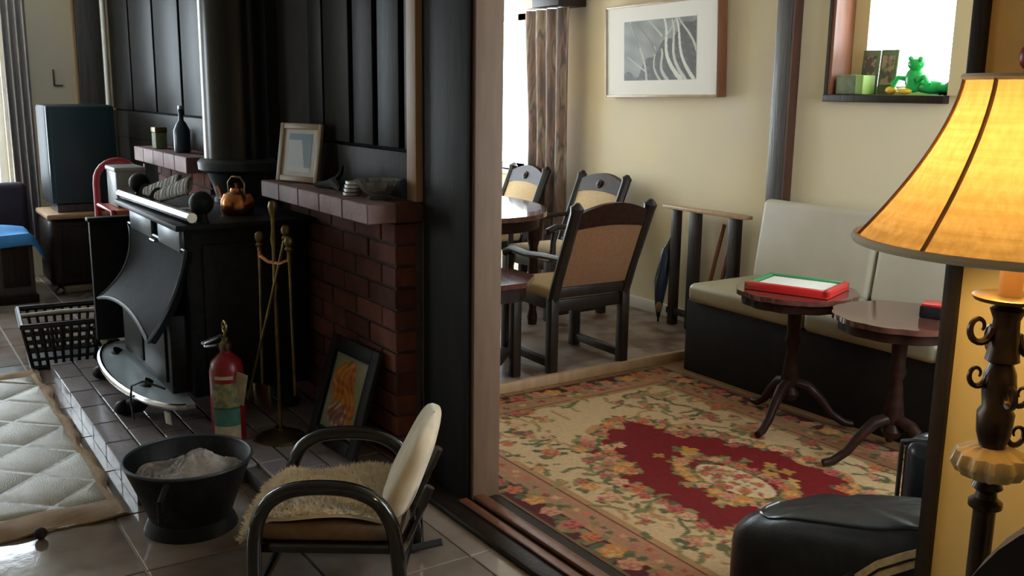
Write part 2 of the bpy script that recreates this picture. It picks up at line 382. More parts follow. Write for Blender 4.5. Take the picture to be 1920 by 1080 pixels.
side_window(-.5, -.35, (2.75, 4.2, .85, 2.25), 'added_window_6', 'wall_far_right', -1, 5)  # second unseen window, added to even the light on the back wall
struct(MB().b2((EX-.2, -2.9, CEIL), (1.9, YD2, CEIL+.1)).b2((-7.95, YD2, CEIL), (-.3, YB+.25, CEIL+.1)).build('ceiling', M['ceiling']))
yf = YB+.10
b = MB()
for p, q in (((W3[0], W3[2]), (W3[1], W3[2]+.05)), ((W3[0], W3[3]-.05), (W3[1], W3[3])), ((W3[0], W3[2]), (W3[0]+.05, W3[3])), ((W3[1]-.05, W3[2]), (W3[1], W3[3])), ((-6.68, W3[2]), (-6.56, W3[3]))):
    b.b2((p[0], yf, p[1]), (q[0], yf+.05, q[1]))
win3 = struct(b.build('window_3', M['whitepaint']))
MB().b2((W3[0]+.05, yf+.02, W3[2]+.05), (-6.68, yf+.026, W3[3]-.05)).build('pane', M['pane'], win3)
MB().b2((-6.56, yf+.02, W3[2]+.05), (W3[1]-.05, yf+.026, W3[3]-.05)).build('pane', M['pane'], win3)
MB().b2((W3[0]-.03, YB-.03, W3[2]-.03), (W3[1]+.03, yf, W3[2]), bev=.004).build('window_sill', M['whitepaint'], win3)
portal('daylight_portal.002', ((W3[0]+W3[1])/2, YB+.19, (W3[2]+W3[3])/2), (0,-1,0), W3[1]-W3[0], W3[3]-W3[2])
b = MB()
yf = YB+.13
for p, q in (((W4[0], W4[2]), (W4[0]+.10, W4[3])), ((W4[1]-.03, W4[2]), (W4[1], W4[3])), ((W4[0], W4[2]), (W4[1], W4[2]+.05)), ((W4[0], W4[3]-.05), (W4[1], W4[3]))):
    b.b2((p[0], yf, p[1]), (q[0], yf+.05, q[1]))
win4 = struct(b.build('window_4', M['creampaint']))
MB().b2((W4[0]+.10, yf+.02, W4[2]+.05), (W4[1]-.03, yf+.026, W4[3]-.05)).build('pane', M['pane'], win4)
MB().b2((W4[0]-.012, YB-.03, W4[2]-.0), (W4[0]+.010, yf+.05, W4[3])).build('window_reveal', M['redwood'], win4)
MB().b2((W4[0]-.03, YB-.035, W4[2]), (W4[0]-.012, YB+.01, W4[3])).build('architrave', M['darkwood'], win4)
MB().b2((W4[0]-.03, YB-.045, W4[2]-.035), (W4[1]-.002, yf, W4[2]+.004), bev=.004).build('window_sill', M['darkwood'], win4)
MB().b2((W4[1]+.004, YB-.03, W4[2]+.005), (W4[1]+.10, YB-.001, W4[3])).build('architrave', M['creampaint'], win4)  # widened in cream; its yellow stands in for lamplight on the wall
MB().b2((W4[1]-.05, yf-.025, 1.90), (W4[1]-.028, yf, 2.02), bev=.004).build('window_latch', M['darkwood'], win4)
portal('daylight_portal.003', ((W4[0]+W4[1])/2, YB+.195, (W4[2]+W4[3])/2), (0,-1,0), W4[1]-W4[0], W4[3]-W4[2])
# upright beam on the back wall with its red-brown edge
bm_ = struct(MB().b2((-3.84, YB-.07, 0), (-3.735, YB, CEIL), bev=.004).build('trim_3', M['grey_beam']))
MB().b2((-3.735, YB-.066, 0), (-3.715, YB, CEIL)).build('beam_edge', M['beamedge'], bm_)
struct(MB().b2((-7.7, YB-.015, .04), (-3.9, YB, .12), bev=.003).build('baseboard_back', M['whitepaint']))
# --- brick piers with their brick caps
def pier(name, x0, x1, yfr, ztop, side_right, capname, cap_m):
    core = struct(MB().b2((x0+.01, yfr+.012, 0), (x1-(.012 if side_right else .01), YD+.005, ztop)).build(name, M['mortar']))
    H, G, Lb = .076, .011, .228
    n = int(round(ztop/(H+G))); ch = ztop/n
    for c in range(n):
        z = (c+.5)*ch; x = x1; first = True
        while x > x0+.02:
            w = Lb if (not first or c % 2 == 0) else .112
            w = min(w, x-x0); first = False
            if w > .04: piece('brick', (round(w-.0, 3), .09, ch-G), M['brick'], core, (x-w/2, yfr+.045+random.uniform(-.002, .002), z))
            x -= w+G
    return core
pr = pier('brick_pier', -4.31, -3.235, 1.635, 1.015, True, 'mantel', None)
pl_ = pier('brick_pier.001', -6.7, -5.54, 1.635, 1.025, False, 'mantel', None)
def cap(x0, x1, y0, z0, z1, name):
    root = struct(MB().b2((x0+.01, y0+.01, z0+.004), (x1-.01, YD, z1-.006)).build(name, M['mortar']))
    n = int(round((x1-x0)/.235)); w = (x1-x0)/n
    for i in range(n):
        for j, (ya, yb) in enumerate(((y0, y0+.12), (y0+.126, YD-.01))):
            piece('brick', (round(w-.006, 4), round(yb-ya, 4), round(z1-z0, 4)), M['brick_pale'] if j == 0 else M['brick'], root, (x0+(i+.5)*w, (ya+yb)/2, (z0+z1)/2), bev=.004)
    return root
cap(-4.335, -3.205, 1.51, 1.018, 1.092, 'mantel_shelf')
cap(-6.75, -5.52, 1.50, 1.03, 1.12, 'mantel_shelf.001')
# --- dark panelling above the mantels: boards with dark grooves between
def panelling(name, x0, x1, z0, boards, zb):
    root = struct(MB().b2((x0, YD-.010, z0), (x1, YD+.004, CEIL-.02)).build(name, M['groove']))
    zt = CEIL-.02
    MB().b2((x0, YD-.030, z0), (x1, YD-.010, zb), bev=.003).build('bottom_rail', M['panelwood'], root)
    for a, c in boards:
        MB().b2((a, YD-.030, zb+.012), (c, YD-.010, zt), bev=.005).build('panel', M['panelwood'], root)
    return root
panelling('wall_panel', -4.29, -3.28, 1.092, [(-4.28, -4.12), (-4.10, -3.84), (-3.795, -3.61), (-3.565, -3.38), (-3.335, -3.282)], 1.27)
struct(MB().b2((-3.28, YD-.05, 1.092), (-3.205, YD+.004, CEIL-.02), bev=.004).build('trim_4', M['tanwood']))
panelling('wall_panel.001', -8.42, -5.55, 1.12, [(-8.40, -7.75), (-7.70, -7.05), (-7.0, -6.4), (-6.35, -5.9), (-5.86, -5.56)], 1.32)
struct(MB().b2((-8.42, YD-.03, 0), (-6.71, YD+.004, 1.118)).build('wall_panel.002', M['panelwood']))
struct(MB().tube([(-8.30, 1.675, .9), (-8.30, 1.675, CEIL-.02)], .020, n=12).build('edge_highlight_pole', M['whitepaint']))  # added white pole; stands in for the bright glint along the panel's edge
struct(MB().b2((EX, 1.50, 0), (EX+.05, YD-.08, CEIL-.02), bev=.004).build('trim_6', M['grey_beam']))
struct(MB().b2((EX, 1.475, 0), (EX+.03, 1.498, CEIL-.02), bev=.003).build('trim_7', M['tanwood']))
# small L mark on the end wall: a switch-cord clip
ck = thing('wall_clip', 'small dark L shaped clip on the cream wall above the television', 'clip', (EX+.004, 1.31, 1.50))
MB().b2((0, 0, 0), (.008, .012, .13)).build('clip_stem', M['grey_beam'], ck)
MB().b2((0, .012, 0), (.008, .07, .012)).build('clip_foot', M['grey_beam'], ck)
# --- hearth of grey bricks
hearth = struct(MB().b2((-5.40, .72, 0), (-3.50, 1.64, .058)).b2((-3.50, 1.12, 0), (-3.23, 1.64, .058)).build('hearth', M['mortar']))
r = 0; y = .712
while y < 1.63:
    x = -3.50 if y < 1.1 else -3.225
    off = .0 if r % 2 == 0 else .13
    first = True
    while x > -5.41:
        w = min(.268 if not (first and r % 2) else .134, x+5.42)
        if w > .04: piece('hearth_brick', (round(w-.008, 3), .106, .07), M['hearth'], hearth, (x-w/2, y+.055, .035+random.uniform(-.0015, .0015)), bev=.003)
        x -= w; first = False
    r += 1; y += .114
# --- curtain on the end wall, curtain and pelmet by the dining window
def curtain(name, x0, x1, z0, z1, axis, base, amp, folds, m, label, th=.02, taper=0):
    root = thing(name, label, 'curtain')
    def fn(u, v):
        s = x0+(x1-x0)*(u if not taper else (1-(1-u)*(1-taper*math.sin(PI*min(1, (1-v)*1.0))**2)))
        w = base+amp*math.sin(u*folds*2*PI+1.2*math.sin(v*2))*(0.6+.4*(1-v))
        z = z0+(z1-z0)*v
        return (w, s, z) if axis == 'x' else (s, w, z)
    MB().solid(fn, 60, 14, (th*.2, 0, 0) if axis == 'x' else (0, th*.2, 0)).build('curtain_cloth', m, root)
    return root
curtain('curtain', .965, 1.14, .25, 2.42, 'x', EX+.09, .03, 3.5, M['curtain_grey'], 'grey brown curtain beside the bright window at far left')
def floral(name):
    m = bpy.data.materials.new(name); m.use_nodes = True; nt = m.node_tree; N = nt.nodes; L = nt.links; p = N['Principled BSDF']
    p.inputs['Roughness'].default_value = .85
    tc = N.new('ShaderNodeTexCoord'); mp = N.new('ShaderNodeMapping'); mp.inputs['Scale'].default_value = (16, 3, 2.2); L.new(tc.outputs['Object'], mp.inputs[0])
    n1 = N.new('ShaderNodeTexNoise'); n1.inputs['Scale'].default_value = 1.0; n1.inputs['Detail'].default_value = 3; L.new(mp.outputs[0], n1.inputs[0])
    cr = N.new('ShaderNodeValToRGB'); e = cr.color_ramp.elements
    e[0].position = .30; e[0].color = (.12,.105,.115,1); e[1].position = .75; e[1].color = (.19,.17,.18,1)
    for pos, c in ((.42, (.20,.16,.15,1)), (.50, (.38,.25,.20,1)), (.56, (.15,.13,.14,1)), (.63, (.42,.34,.25,1))):
        k = e.new(pos); k.color = c
    L.new(n1.outputs[0], cr.inputs[0]); L.new(cr.outputs[0], p.inputs['Base Color'])
    return m
M['floral'] = floral('floral_curtain_cloth')
curtain('curtain.001', -6.27, -5.68, .12, 2.10, 'y', YB-.13, .035, 4.5, M['floral'], 'brown floral curtain gathered beside the dining window', taper=.12)
pm = thing('pelmet', 'white and dark wooden pelmet above the dining window', 'pelmet', (-6.4, YB-.12, 2.10))
MB().b2((-7.25, YB-.24, 2.105), (-5.99, YB-.001, 2.30), bev=.006).build('pelmet_box', M['whitepaint'], pm, world=True)
MB().b2((-5.985, YB-.25, 2.105), (-5.66, YB-.001, 2.30), bev=.006).build('pelmet_end', M['darkwood'], pm, world=True)
# ================================================================== STOVE
sv = thing('wood_stove', 'large black cast iron stove with flared hood and pale hearth tray', 'stove', (-4.53, 1.3, .07))
MB().b2((-5.02, 1.08, .20), (-4.03, 1.60, .93), bev=.01).build('body', M['iron'], sv, world=True)
MB().b2((-4.028, 1.14, .28), (-4.016, 1.52, .86), bev=.004).build('side_panel', M['iron'], sv, world=True)
MB().b2((-5.08, 1.02, .93), (-3.96, 1.625, .955), bev=.006).build('top_plate', M['iron'], sv, world=True)
MB().tube([(-5.05, 1.045, .985), (-3.95, 1.085, .985)], .021, n=12).build('rail', M['chrome'], sv, world=True)
for p, r in (((-5.02, 1.13, 1.035), .050), ((-4.02, 1.145, 1.035), .050)):
    MB().sph(p, r).lathe([(.03, -.085), (.022, -.06), (.02, -.03)], p).build('knob', M['iron'], sv, world=True)
# grey plates between rail and hood
for xa, xb in ((-4.93, -4.52), (-4.40, -4.05)):
    MB().b2((xa, 1.055, .83), (xb, 1.082, .925), bev=.005).build('vent_plate', M['steel'], sv, world=True)
# flared concave hood
def hood(u, v):
    x = -4.96+u*1.0
    t = v                                   # 0 = top edge, 1 = bottom edge
    y = 1.065-.165*t**2.2 + .018*math.sin(PI*u)*t
    z = .845-.315*t - .055*abs(2*u-1)**2.2*t**2 - .02*math.sin(PI*t)
    x = -4.50+(x+4.46)*(1.0-.13*math.sin(PI*min(1, t*1.0))*1.0+.0*t) - .02*t
    return (x, y, z)
MB().solid(hood, 24, 16, (0, .03, -.012)).build('hood', M['hoodiron'], sv, world=True)
hood_o = bpy.data.objects['hood']
edge = [hood(u/24, 0) for u in range(25)]+[hood(1, v/12) for v in range(1, 13)]+[hood(1-u/24, 1) for u in range(1, 25)]+[hood(0, 1-v/12) for v in range(1, 12)]
MB().tube(edge, .0085, n=6, closed=True).build('hood_rim', M['ironrim'], hood_o, world=True)
MB().tube([hood(.5, .04), (hood(.5, .04)[0], hood(.5, .04)[1]-.02, hood(.5, .04)[2]), (hood(.58, .04)[0], hood(.58, .04)[1]-.02, hood(.58, .04)[2]), hood(.58, .04)], .005, n=6).build('hood_catch', M['silver'], hood_o, world=True)
# lower front with its ash door
MB().b2((-4.95, 1.0, .22), (-4.07, 1.09, .56), bev=.008).build('fire_box', M['iron'], sv, world=True)
MB().b2((-4.90, .988, .26), (-4.53, 1.0, .50), bev=.005).build('door', M['iron'], sv, world=True)
MB().b2((-4.49, .988, .26), (-4.12, 1.0, .50), bev=.005).build('door', M['iron'], sv, world=True)
# crescent hearth tray with bright rim
def arc(a, b, z, cx=-4.57, cy=1.02, n=28): return [(cx+a*math.cos(PI+PI*i/n), cy+b*math.sin(PI+PI*i/n)*1.0, z) for i in range(n+1)]
MB().prism([(p[0], p[1]) for p in arc(.62, .175, 0)]+[(-3.95, 1.06), (-5.19, 1.06)], .185, .205).build('hearth_tray', M['enamel'], sv, world=True)
tray_o = bpy.data.objects['hearth_tray']
MB().tube(arc(.625, .18, .200), .014, n=8).build('tray_rim', M['chrome'], tray_o, world=True)
# feet: short cabriole legs on pads
def foot(x, y, dx, dy):
    MB().tube([(x, y, .20), (x+dx*.03, y+dy*.03, .16), (x+dx*.05, y+dy*.05, .115), (x+dx*.09, y+dy*.09, .10)], [.05, .045, .04, .032], n=10).sph((x+dx*.095, y+dy*.095, .104), (.04, .04, .034), 12, 8).build('foot', M['iron'], sv, world=True)
foot(-4.32, .98, -.5, -1.3); foot(-4.95, .98, -.5, -1.0); foot(-4.12, 1.5, .3, .3); foot(-4.95, 1.5, -.3, .3)
# open door leaf on the far side
dl = MB().b2((-5.22, .915, .22), (-5.185, 1.13, .84), bev=.005).build('side_door', M['black'], sv, world=True)
MB().b2((-5.235, .905, .835), (-5.17, 1.135, .855), bev=.004).build('door_lip', M['iron'], dl, world=True)
MB().tube([(-5.2, 1.1, .3), (-5.06, 1.13, .3)], .012, n=8).tube([(-5.2, 1.1, .75), (-5.06, 1.13, .75)], .012, n=8).build('hinge', M['iron'], dl, world=True)
# spring handle with a pale tag
MB().tube([(-4.09, .975, .245), (-4.15, .90, .275), (-4.19, .86, .25), (-4.20, .855, .19), (-4.19, .86, .10)], .005, n=6).build('wire_handle', M['ironrim'], sv, world=True)
MB().box((-4.03, .965, .135), (.035, .006, .06), rot=(.2, .1, .5), bev=.001).build('tag', M['paper'], sv, world=True)
# flue
fx, fy = -4.72, 1.53
fl = thing('flue_pipe', 'wide black flue pipe rising from the stove top to ceiling', 'flue', (fx, fy, .955))
MB().lathe([(.155, 1.15), (.155, CEIL-.01), (.145, CEIL-.01), (.145, 1.15)], (fx, fy, 0), n=48, closed=True).build('pipe', M['flueiron'], fl, world=True)
MB().lathe([(.156, 1.10), (.185, 1.115), (.188, 1.15), (.175, 1.165), (.156, 1.17)], (fx, fy, 0), n=48, closed=True).build('collar', M['ironrim'], fl, world=True)
MB().lathe([(.10, .957), (.115, .957), (.115, .975), (.102, .985), (.150, 1.11), (.140, 1.11)], (fx, fy, 0), n=48, closed=True).build('flue_base', M['ironrim'], fl, world=True)
# things on the stove top
kt = thing('copper_kettle', 'copper kettle with curved spout standing on the stove top', 'kettle', (-4.22, 1.36, .956)); kt.scale = (.86, .86, .86)
MB().lathe([(0, 0), (.075, 0), (.085, .02), (.083, .07), (.066, .105), (.036, .118), (.036, .122), (0, .122)], n=28).build('kettle_body', M['copper'], kt)
MB().lathe([(.036, .121), (.03, .134), (.008, .14), (.008, .15), (.013, .158), (0, .166)], n=18).build('lid', M['copper'], kt)
MB().tube([(-.07, -.03, .05), (-.105, -.045, .075), (-.118, -.05, .115), (-.135, -.058, .135)], [.018, .013, .010, .009], n=10).build('spout', M['copper'], kt)
MB().tube([(.055, .022, .10), (.06, .024, .16), (.03, .012, .19), (-.03, -.012, .19), (-.06, -.024, .16), (-.055, -.022, .10)], .006, n=8).build('handle', M['brass'], kt)
def glove(loc, rz, label, tilt):
    g = thing('work_glove', label, 'glove', loc, rz); g.rotation_euler = (0, .7, rz)
    def fn(u, v):
        w = .055*(.65+.35*v)*(1-.25*(v > .98))
        a = 2*PI*u
        return (w*math.cos(a), v*.19*math.cos(tilt)-.02*math.sin(a)*math.sin(tilt), .022+v*.19*math.sin(tilt)+.02*math.sin(a)*math.cos(tilt)+.003*math.sin(v*60))
    MB().grid(fn, 18, 24, closed_u=True).build('palm', M['whitegrey'], g)
    MB().lathe([(0, -.004), (.04, -.004), (.05, .01), (.045, .03), (0, .03)], (0, .0, .008), n=14, sx=1.1, sy=.6).build('cuff', M['black'], g)
glove((-4.80, 1.11, .992), -.5, 'grey ribbed glove on stove top, nearer the left knob', .42)
glove((-4.58, 1.11, .992), -.55, 'grey ribbed glove on stove top, nearer the kettle', .48)
tn = thing('small_tin', 'small silver tin lying on the stove top beside rail knob', 'tin', (-4.25, 1.15, .956))
MB().lathe([(0, 0), (.036, 0), (.036, .028), (0, .028)], n=20).build('tin_body', M['silver'], tn)
MB().lathe([(.038, .022), (.038, .034), (0, .036)], n=20).build('tin_lid', M['silver'], tn)
# ================================================================== FIRE TOOLS, EXTINGUISHER, LEANING PICTURE
ft = thing('fire_tool_stand', 'brass companion stand of fire tools against the brick pier', 'tool stand', (-3.72, 1.34, .07))
MB().lathe([(0, 0), (.10, 0), (.10, .012), (.06, .03), (.02, .04), (.02, .05)], n=24).build('base', M['brass_dk'], ft)
MB().lathe([(.009, .03), (.009, .62), (.016, .64), (.010, .66), (.009, .80), (.014, .84), (.009, .88), (.010, .93), (.015, .945), (.020, .972), (.014, .992), (0, .998)], n=14).build('pole', M['brass'], ft)
MB().tube([(-.085, -.03, .80), (-.08, -.03, .765), (-.03, -.012, .745), (.03, .012, .745), (.08, .03, .765), (.085, .03, .80)], .009, n=8).build('cross_arm', M['copper'], ft)
def tool(name, a, b, head):
    A = Vector(a); B = Vector(b)
    MB().tube([A, A.lerp(B, .2), B], [.010, .006, .006], n=8).sph(A+Vector((0, 0, .02)), (.02, .02, .024), 12, 8).lathe([(.012, -.02), (.018, -.01), (.012, 0)], A, n=10).build(name, M['brass'], ft)
    if head: MB().box(B, (.09, .012, .10), rot=(.1, 0, .5), bev=.004).build('shovel_blade', M['brass_dk'], ft)
tool('poker', (.055, .03, .86), (-.10, -.10, .16), False)
tool('shovel', (-.085, -.03, .82), (-.06, -.05, .18), True)
tool('brush', (.085, .03, .82), (.075, .04, .20), False)
fe = thing('fire_extinguisher', 'red fire extinguisher with green and cream label beside the stove', 'extinguisher', (-3.80, 1.15, .07))
MB().lathe([(0, 0), (.058, 0), (.068, .012), (.068, .31), (.060, .345), (.035, .37), (.022, .378), (.022, .39), (0, .39)], n=32).build('cylinder', M['extred'], fe)
def band(z0, z1, a0, a1, m, nm):
    def fn(u, v):
        a = a0+(a1-a0)*u; return (.0692*math.cos(a), .0692*math.sin(a), z0+(z1-z0)*v)
    MB().grid(fn, 16, 2).build(nm, m, fe)
ca = math.atan2(-1.15, 3.8)
band(.155, .265, ca-.95, ca+.75, M['label_yellow'], 'label_panel')
band(.085, .165, ca-.95, ca+.75, M['label_green'], 'label_panel')
band(.022, .085, ca-.95, ca+.75, M['label_cream'], 'label_panel')
band(.282, .296, ca-.75, ca+.35, M['label_cream'], 'white_script')
MB().lathe([(.020, .385), (.026, .40), (.026, .42), (.014, .43), (.014, .445), (0, .445)], n=16).build('valve', M['brass'], fe)
MB().box((-.02, -.045, .435), (.02, .10, .012), rot=(.15, 0, .4), bev=.003).box((-.02, -.04, .41), (.018, .09, .010), rot=(-.1, 0, .4), bev=.003).build('lever', M['silver'], fe)
MB().tube([(.024*math.cos(t), .0, .487+.024*math.sin(t)) for t in [2*PI*i/18 for i in range(18)]], .0055, n=6, closed=True).tube([(0, 0, .44), (0, 0, .463)], .006).build('pull_ring', M['brass'], fe)
MB().box((.075, .03, .24), (.05, .003, .14), rot=(.1, .25, .7)).build('paper_tag', M['label_cream'], fe)
# leaning framed picture
def art_orange():
    H, Wd = 90, 64; a = np.zeros((H, Wd, 3)); y, x = np.mgrid[0:H, 0:Wd]/np.array([H, Wd]).reshape(2, 1, 1)
    a[:] = (.30, .27, .15)
    d = ((x-.5-.12*np.sin(y*7))/.36)**2+((y-.52)/.44)**2
    a[d < 1] = (.55, .17, .025)
    n = np.sin(x*23+4*np.sin(y*11))*np.sin(y*19+3*np.sin(x*9))
    a[(d < 1) & (n > .35)] = (.36, .10, .02); a[(d < 1) & (n < -.55)] = (.62, .30, .05)
    m = ((x-.42)/.3)**2+((y-.22)/.16)**2 < 1
    a[m] = (.36, .16, .10); a[m & (n > .2)] = (.22, .09, .06); a[m & (n < -.5)] = (.6, .45, .33)
    e = np.minimum(np.minimum(x, 1-x), np.minimum(y, 1-y)); a[e < .05] = (.20, .24, .17)
    return a
def framed(name, label, w, h, fw, ft_, frm, matw, art, loc, rot, aw, ah, cat='picture', side=None):
    """a frame standing in local XZ, facing -Y, origin at bottom centre of its back"""
    root = thing(name, label, cat, loc); root.rotation_euler = rot
    for nm, p, q in (('frame_side', (-w/2, -ft_, 0), (-w/2+fw, 0, h)), ('frame_side', (w/2-fw, -ft_, 0), (w/2, 0, h)), ('frame_rail', (-w/2+fw, -ft_, 0), (w/2-fw, 0, fw)), ('frame_rail', (-w/2+fw, -ft_, h-fw), (w/2-fw, 0, h))):
        MB().b2(p, q, bev=min(.004, fw*.25)).build(nm, side if (side and nm == 'frame_side' and p[0] > 0) else frm, root)
    MB().b2((-w/2+fw*.8, -ft_+.010, fw*.8), (w/2-fw*.8, -.002, h-fw*.8)).build('mount', matw, root)
    if art is not None:
        painted('print', art, aw, ah, M['print'], root, (-aw/2, -ft_+.0085, (h-ah)/2), (PI/2, 0, 0))
    return root
framed('leaning_picture', 'dark framed orange picture leaning against the brick pier', .40, .44, .055, .022, M['postwood'], M['black'], art_orange(), (-3.50, 1.48, .072), (-.30, 0, .06), .26, .31)
# ================================================================== ASH BUCKET, BASKET
bx, by = -3.245, .835
bk = thing('ash_bucket', 'black metal coal scuttle full of pale ash before the hearth', 'bucket', (bx, by, 0))
MB().lathe([(0, .012), (.12, .012), (.125, .03), (.16, .14), (.205, .245), (.213, .252), (.214, .246), (.172, .14), (.138, .045), (.15, .02), (.158, 0), (.14, 0), (.12, .006), (0, .006)], n=48, sx=1.0, sy=1.0).build('bucket_body', M['iron'], bk)
MB().tube([(.213*math.cos(t), .213*math.sin(t), .251) for t in [2*PI*i/48 for i in range(48)]], .006, n=6, closed=True).build('rim', M['ironrim'], bk)
MB().tube([(.205*math.cos(-.6), .205*math.sin(-.6), .235), (.27*math.cos(-.6), .27*math.sin(-.6), .20), (.265*math.cos(-.6), .265*math.sin(-.6), .13), (.16*math.cos(-.6), .16*math.sin(-.6), .12)], .011, n=8).build('handle', M['iron'], bk)
def ashf(u, v):
    a = 2*PI*u; r = .181*v
    h = .192+.085*math.exp(-((r*math.cos(a)-.03)**2+(r*math.sin(a)-.03)**2)/.008)+.008*math.sin(a*5+r*40)*v+random.uniform(-.006, .006)*(v < .99)
    return (bx+r*math.cos(a), by+r*math.sin(a), h)
a_ = MB().grid(ashf, 60, 24, closed_u=True).build('ash_heap', M['ash'])
tag(a_, 'heap of pale grey wood ash inside the black scuttle', 'ash', kind='stuff')
# basket (open lattice walls)
bs = thing('plastic_basket', 'black plastic basket with square holes at end of hearth', 'basket', (-5.78, .84, 0), -.08)
bw, bl, bh = .21, .25, .25                 # half width (y), half length (x), height
def wallpt(side, s, t):                    # s along -1..1, t height 0..1
    f = .82+.18*t
    if side == 0: return Vector((bl*f, s*bw*f, .01+t*(bh-.01)))
    if side == 1: return Vector((-bl*f, s*bw*f, .01+t*(bh-.01)))
    if side == 2: return Vector((s*bl*f, -bw*f, .01+t*(bh-.01)))
    return Vector((s*bl*f, bw*f, .01+t*(bh-.01)))
for side in range(4):
    b = MB(); n = 9
    for i in range(n+1):
        s = -1+2*i/n
        b.tube([wallpt(side, s, 0), wallpt(side, s, 1)], .0085, n=4)
    for j in range(6):
        t = j/5
        b.tube([wallpt(side, -1, t), wallpt(side, 1, t)], .0085 if 0 < j < 5 else .013, n=4)
    if side in (2, 3):
        b.solid(lambda u, v: wallpt(side, -1+2*u, v), 1, 1, (0, .004, 0))
    b.build('lattice_wall', M['rubber'], bs)
MB().b2((-bl*.82, -bw*.82, .004), (bl*.82, bw*.82, .012)).build('bottom', M['rubber'], bs)
rp = [wallpt(0, -1, 1), wallpt(0, 1, 1), wallpt(1, 1, 1), wallpt(1, -1, 1)]
MB().tube(rp, .016, n=6, closed=True).build('rim', M['rubber'], bs)
kd = thing('kindling_stick', 'pale stick of kindling lying across the black basket', 'kindling', (-5.70, .84, .272))
MB().tube([(-.03, -.21, .005), (0, 0, .012), (.03, .22, .008)], [.009, .011, .009], n=7).build('stick', M['paper'], kd)
lg = thing('firewood_piece', 'small pale yellow piece of wood beside the stove tray', 'firewood', (-5.33, 1.0, .07))
MB().box((0, 0, .10), (.05, .07, .20), rot=(.05, .08, .4), bev=.01).build('split_wood', M['label_yellow'], lg)
# ================================================================== BENTWOOD CHILD'S ROCKER WITH SHEEPSKIN
ang = math.atan2(-.83, -.56)
rk = thing('bentwood_armchair', 'low black bentwood armchair with pale padded back by door post', 'chair', (-2.58, 1.13, 0), ang); rk.scale = (.93, .96, .96)
# local: +x forward, +y = left of sitter.  camera side is +y
def arm(s):
    y = s*.235
    pts = [(.245, y, .012), (.245, y, .20), (.235, y, .30), (.20, y, .375), (.13, y, .415), (.04, y, .425), (-.06, y, .42), (-.14, y, .385), (-.185, y, .31), (-.20, y, .20), (-.21, y, .012)]
    P = []
    for i in range(len(pts)-1):
        a, b_ = Vector(pts[i]), Vector(pts[i+1])
        for k in range(4): P.append(a.lerp(b_, k/4))
    P.append(Vector(pts[-1]))
    for _ in range(3): P = [P[0]]+[(P[i-1]+P[i]*2+P[i+1])/4 for i in range(1, len(P)-1)]+[P[-1]]
    MB().tube(P, .023, n=10).build('arm_loop', M['bentwood'], rk)
arm(1); arm(-1)
for s in (1, -1):
    MB().tube([(.36, s*.20, .085), (.31, s*.20, .035), (.2, s*.20, .018), (0, s*.20, .014), (-.2, s*.20, .02), (-.3, s*.20, .045)], .014, n=8, flat=1).build('runner', M['ironrim'], rk)
MB().b2((-.19, -.212, .20), (.235, .212, .235), bev=.01).build('seat_frame', M['bentwood'], rk)
MB().b2((-.19, -.205, .235), (.235, .205, .285), bev=.02, seg=3).build('seat_pad', M['seatpad'], rk)
MB().tube([(.22, -.235, .12), (.22, .235, .12)], .014, n=8).build('stretcher', M['bentwood'], rk)
MB().tube([(-.2, -.235, .12), (-.2, .235, .12)], .014, n=8).build('stretcher', M['bentwood'], rk)
def backpad(u, v):
    a = 2*PI*u; t = min(.9999, max(.0001, v)); rd = (1-abs(2*t-1)**5)**.5
    hw = .195*(rd if t > .5 else min(1, .75+.25*rd)); th = .058*rd*(1-.35*t)
    cx = -.160-.13*t; cz = .29+.29*t
    c, s = math.cos(a), math.sin(a)
    sq = lambda q: math.copysign(abs(q)**.6, q)
    return (cx+th*sq(s)*.93, hw*sq(c), cz+th*sq(s)*.33)
MB().grid(backpad, 32, 20, closed_u=True).build('back_cushion', M['fleece'], rk)
MB().tube([(-.20, -.17, .20), (-.245, -.17, .30), (-.29, -.16, .40)], .016, n=8).build('back_post', M['bentwood'], rk)
MB().tube([(-.20, .17, .20), (-.245, .17, .30), (-.29, .16, .40)], .016, n=8).build('back_post', M['bentwood'], rk)
# sheepskin
def skin(u, v):
    x = -.15+.46*u; y = -.195+.39*v+.0
    e = .012*math.sin(9*u+3)+.010*math.sin(11*v+1)
    z = .300+.018*math.sin(PI*v)+.010*math.sin(7*u+5*v)
    if x > .21: z -= (x-.21)**1.3*1.6
    return (x+e*.6, y+e*(.4 if .1 < v < .9 else .9), z)
sk = thing('sheepskin', 'cream sheepskin spread over the seat of the bentwood armchair', 'sheepskin', (-2.58, 1.13, 0), ang); sk.scale = (.93, .96, .96)
MB().solid(skin, 30, 26, (0, 0, .012)).build('hide', M['fleece'], sk)
b = MB(); R_ = random.Random(3)
for _ in range(6500):
    u, v = R_.random(), R_.random(); p = Vector(skin(u, v))+Vector((0, 0, .010))
    d = Vector((R_.gauss(.2, .5)+(.9 if u > .93 else 0), R_.gauss(0, .5)+(1.0 if v > .95 else -1.0 if v < .05 else 0), .75)).normalized()*R_.uniform(.014, .028)
    s = Vector((R_.uniform(-1, 1), R_.uniform(-1, 1), 0)).normalized()*.0028; t = d.cross(s).normalized()*.0028
    q = [b.bm.verts.new(p+s), b.bm.verts.new(p-s*.5+t), b.bm.verts.new(p-s*.5-t)]; top = b.bm.verts.new(p+d)
    for i in range(3): b.bm.faces.new((q[i], q[(i+1)%3], top))
fl_ = b.build('fleece', M['fleece'], sk); fl_['kind'] = 'stuff'
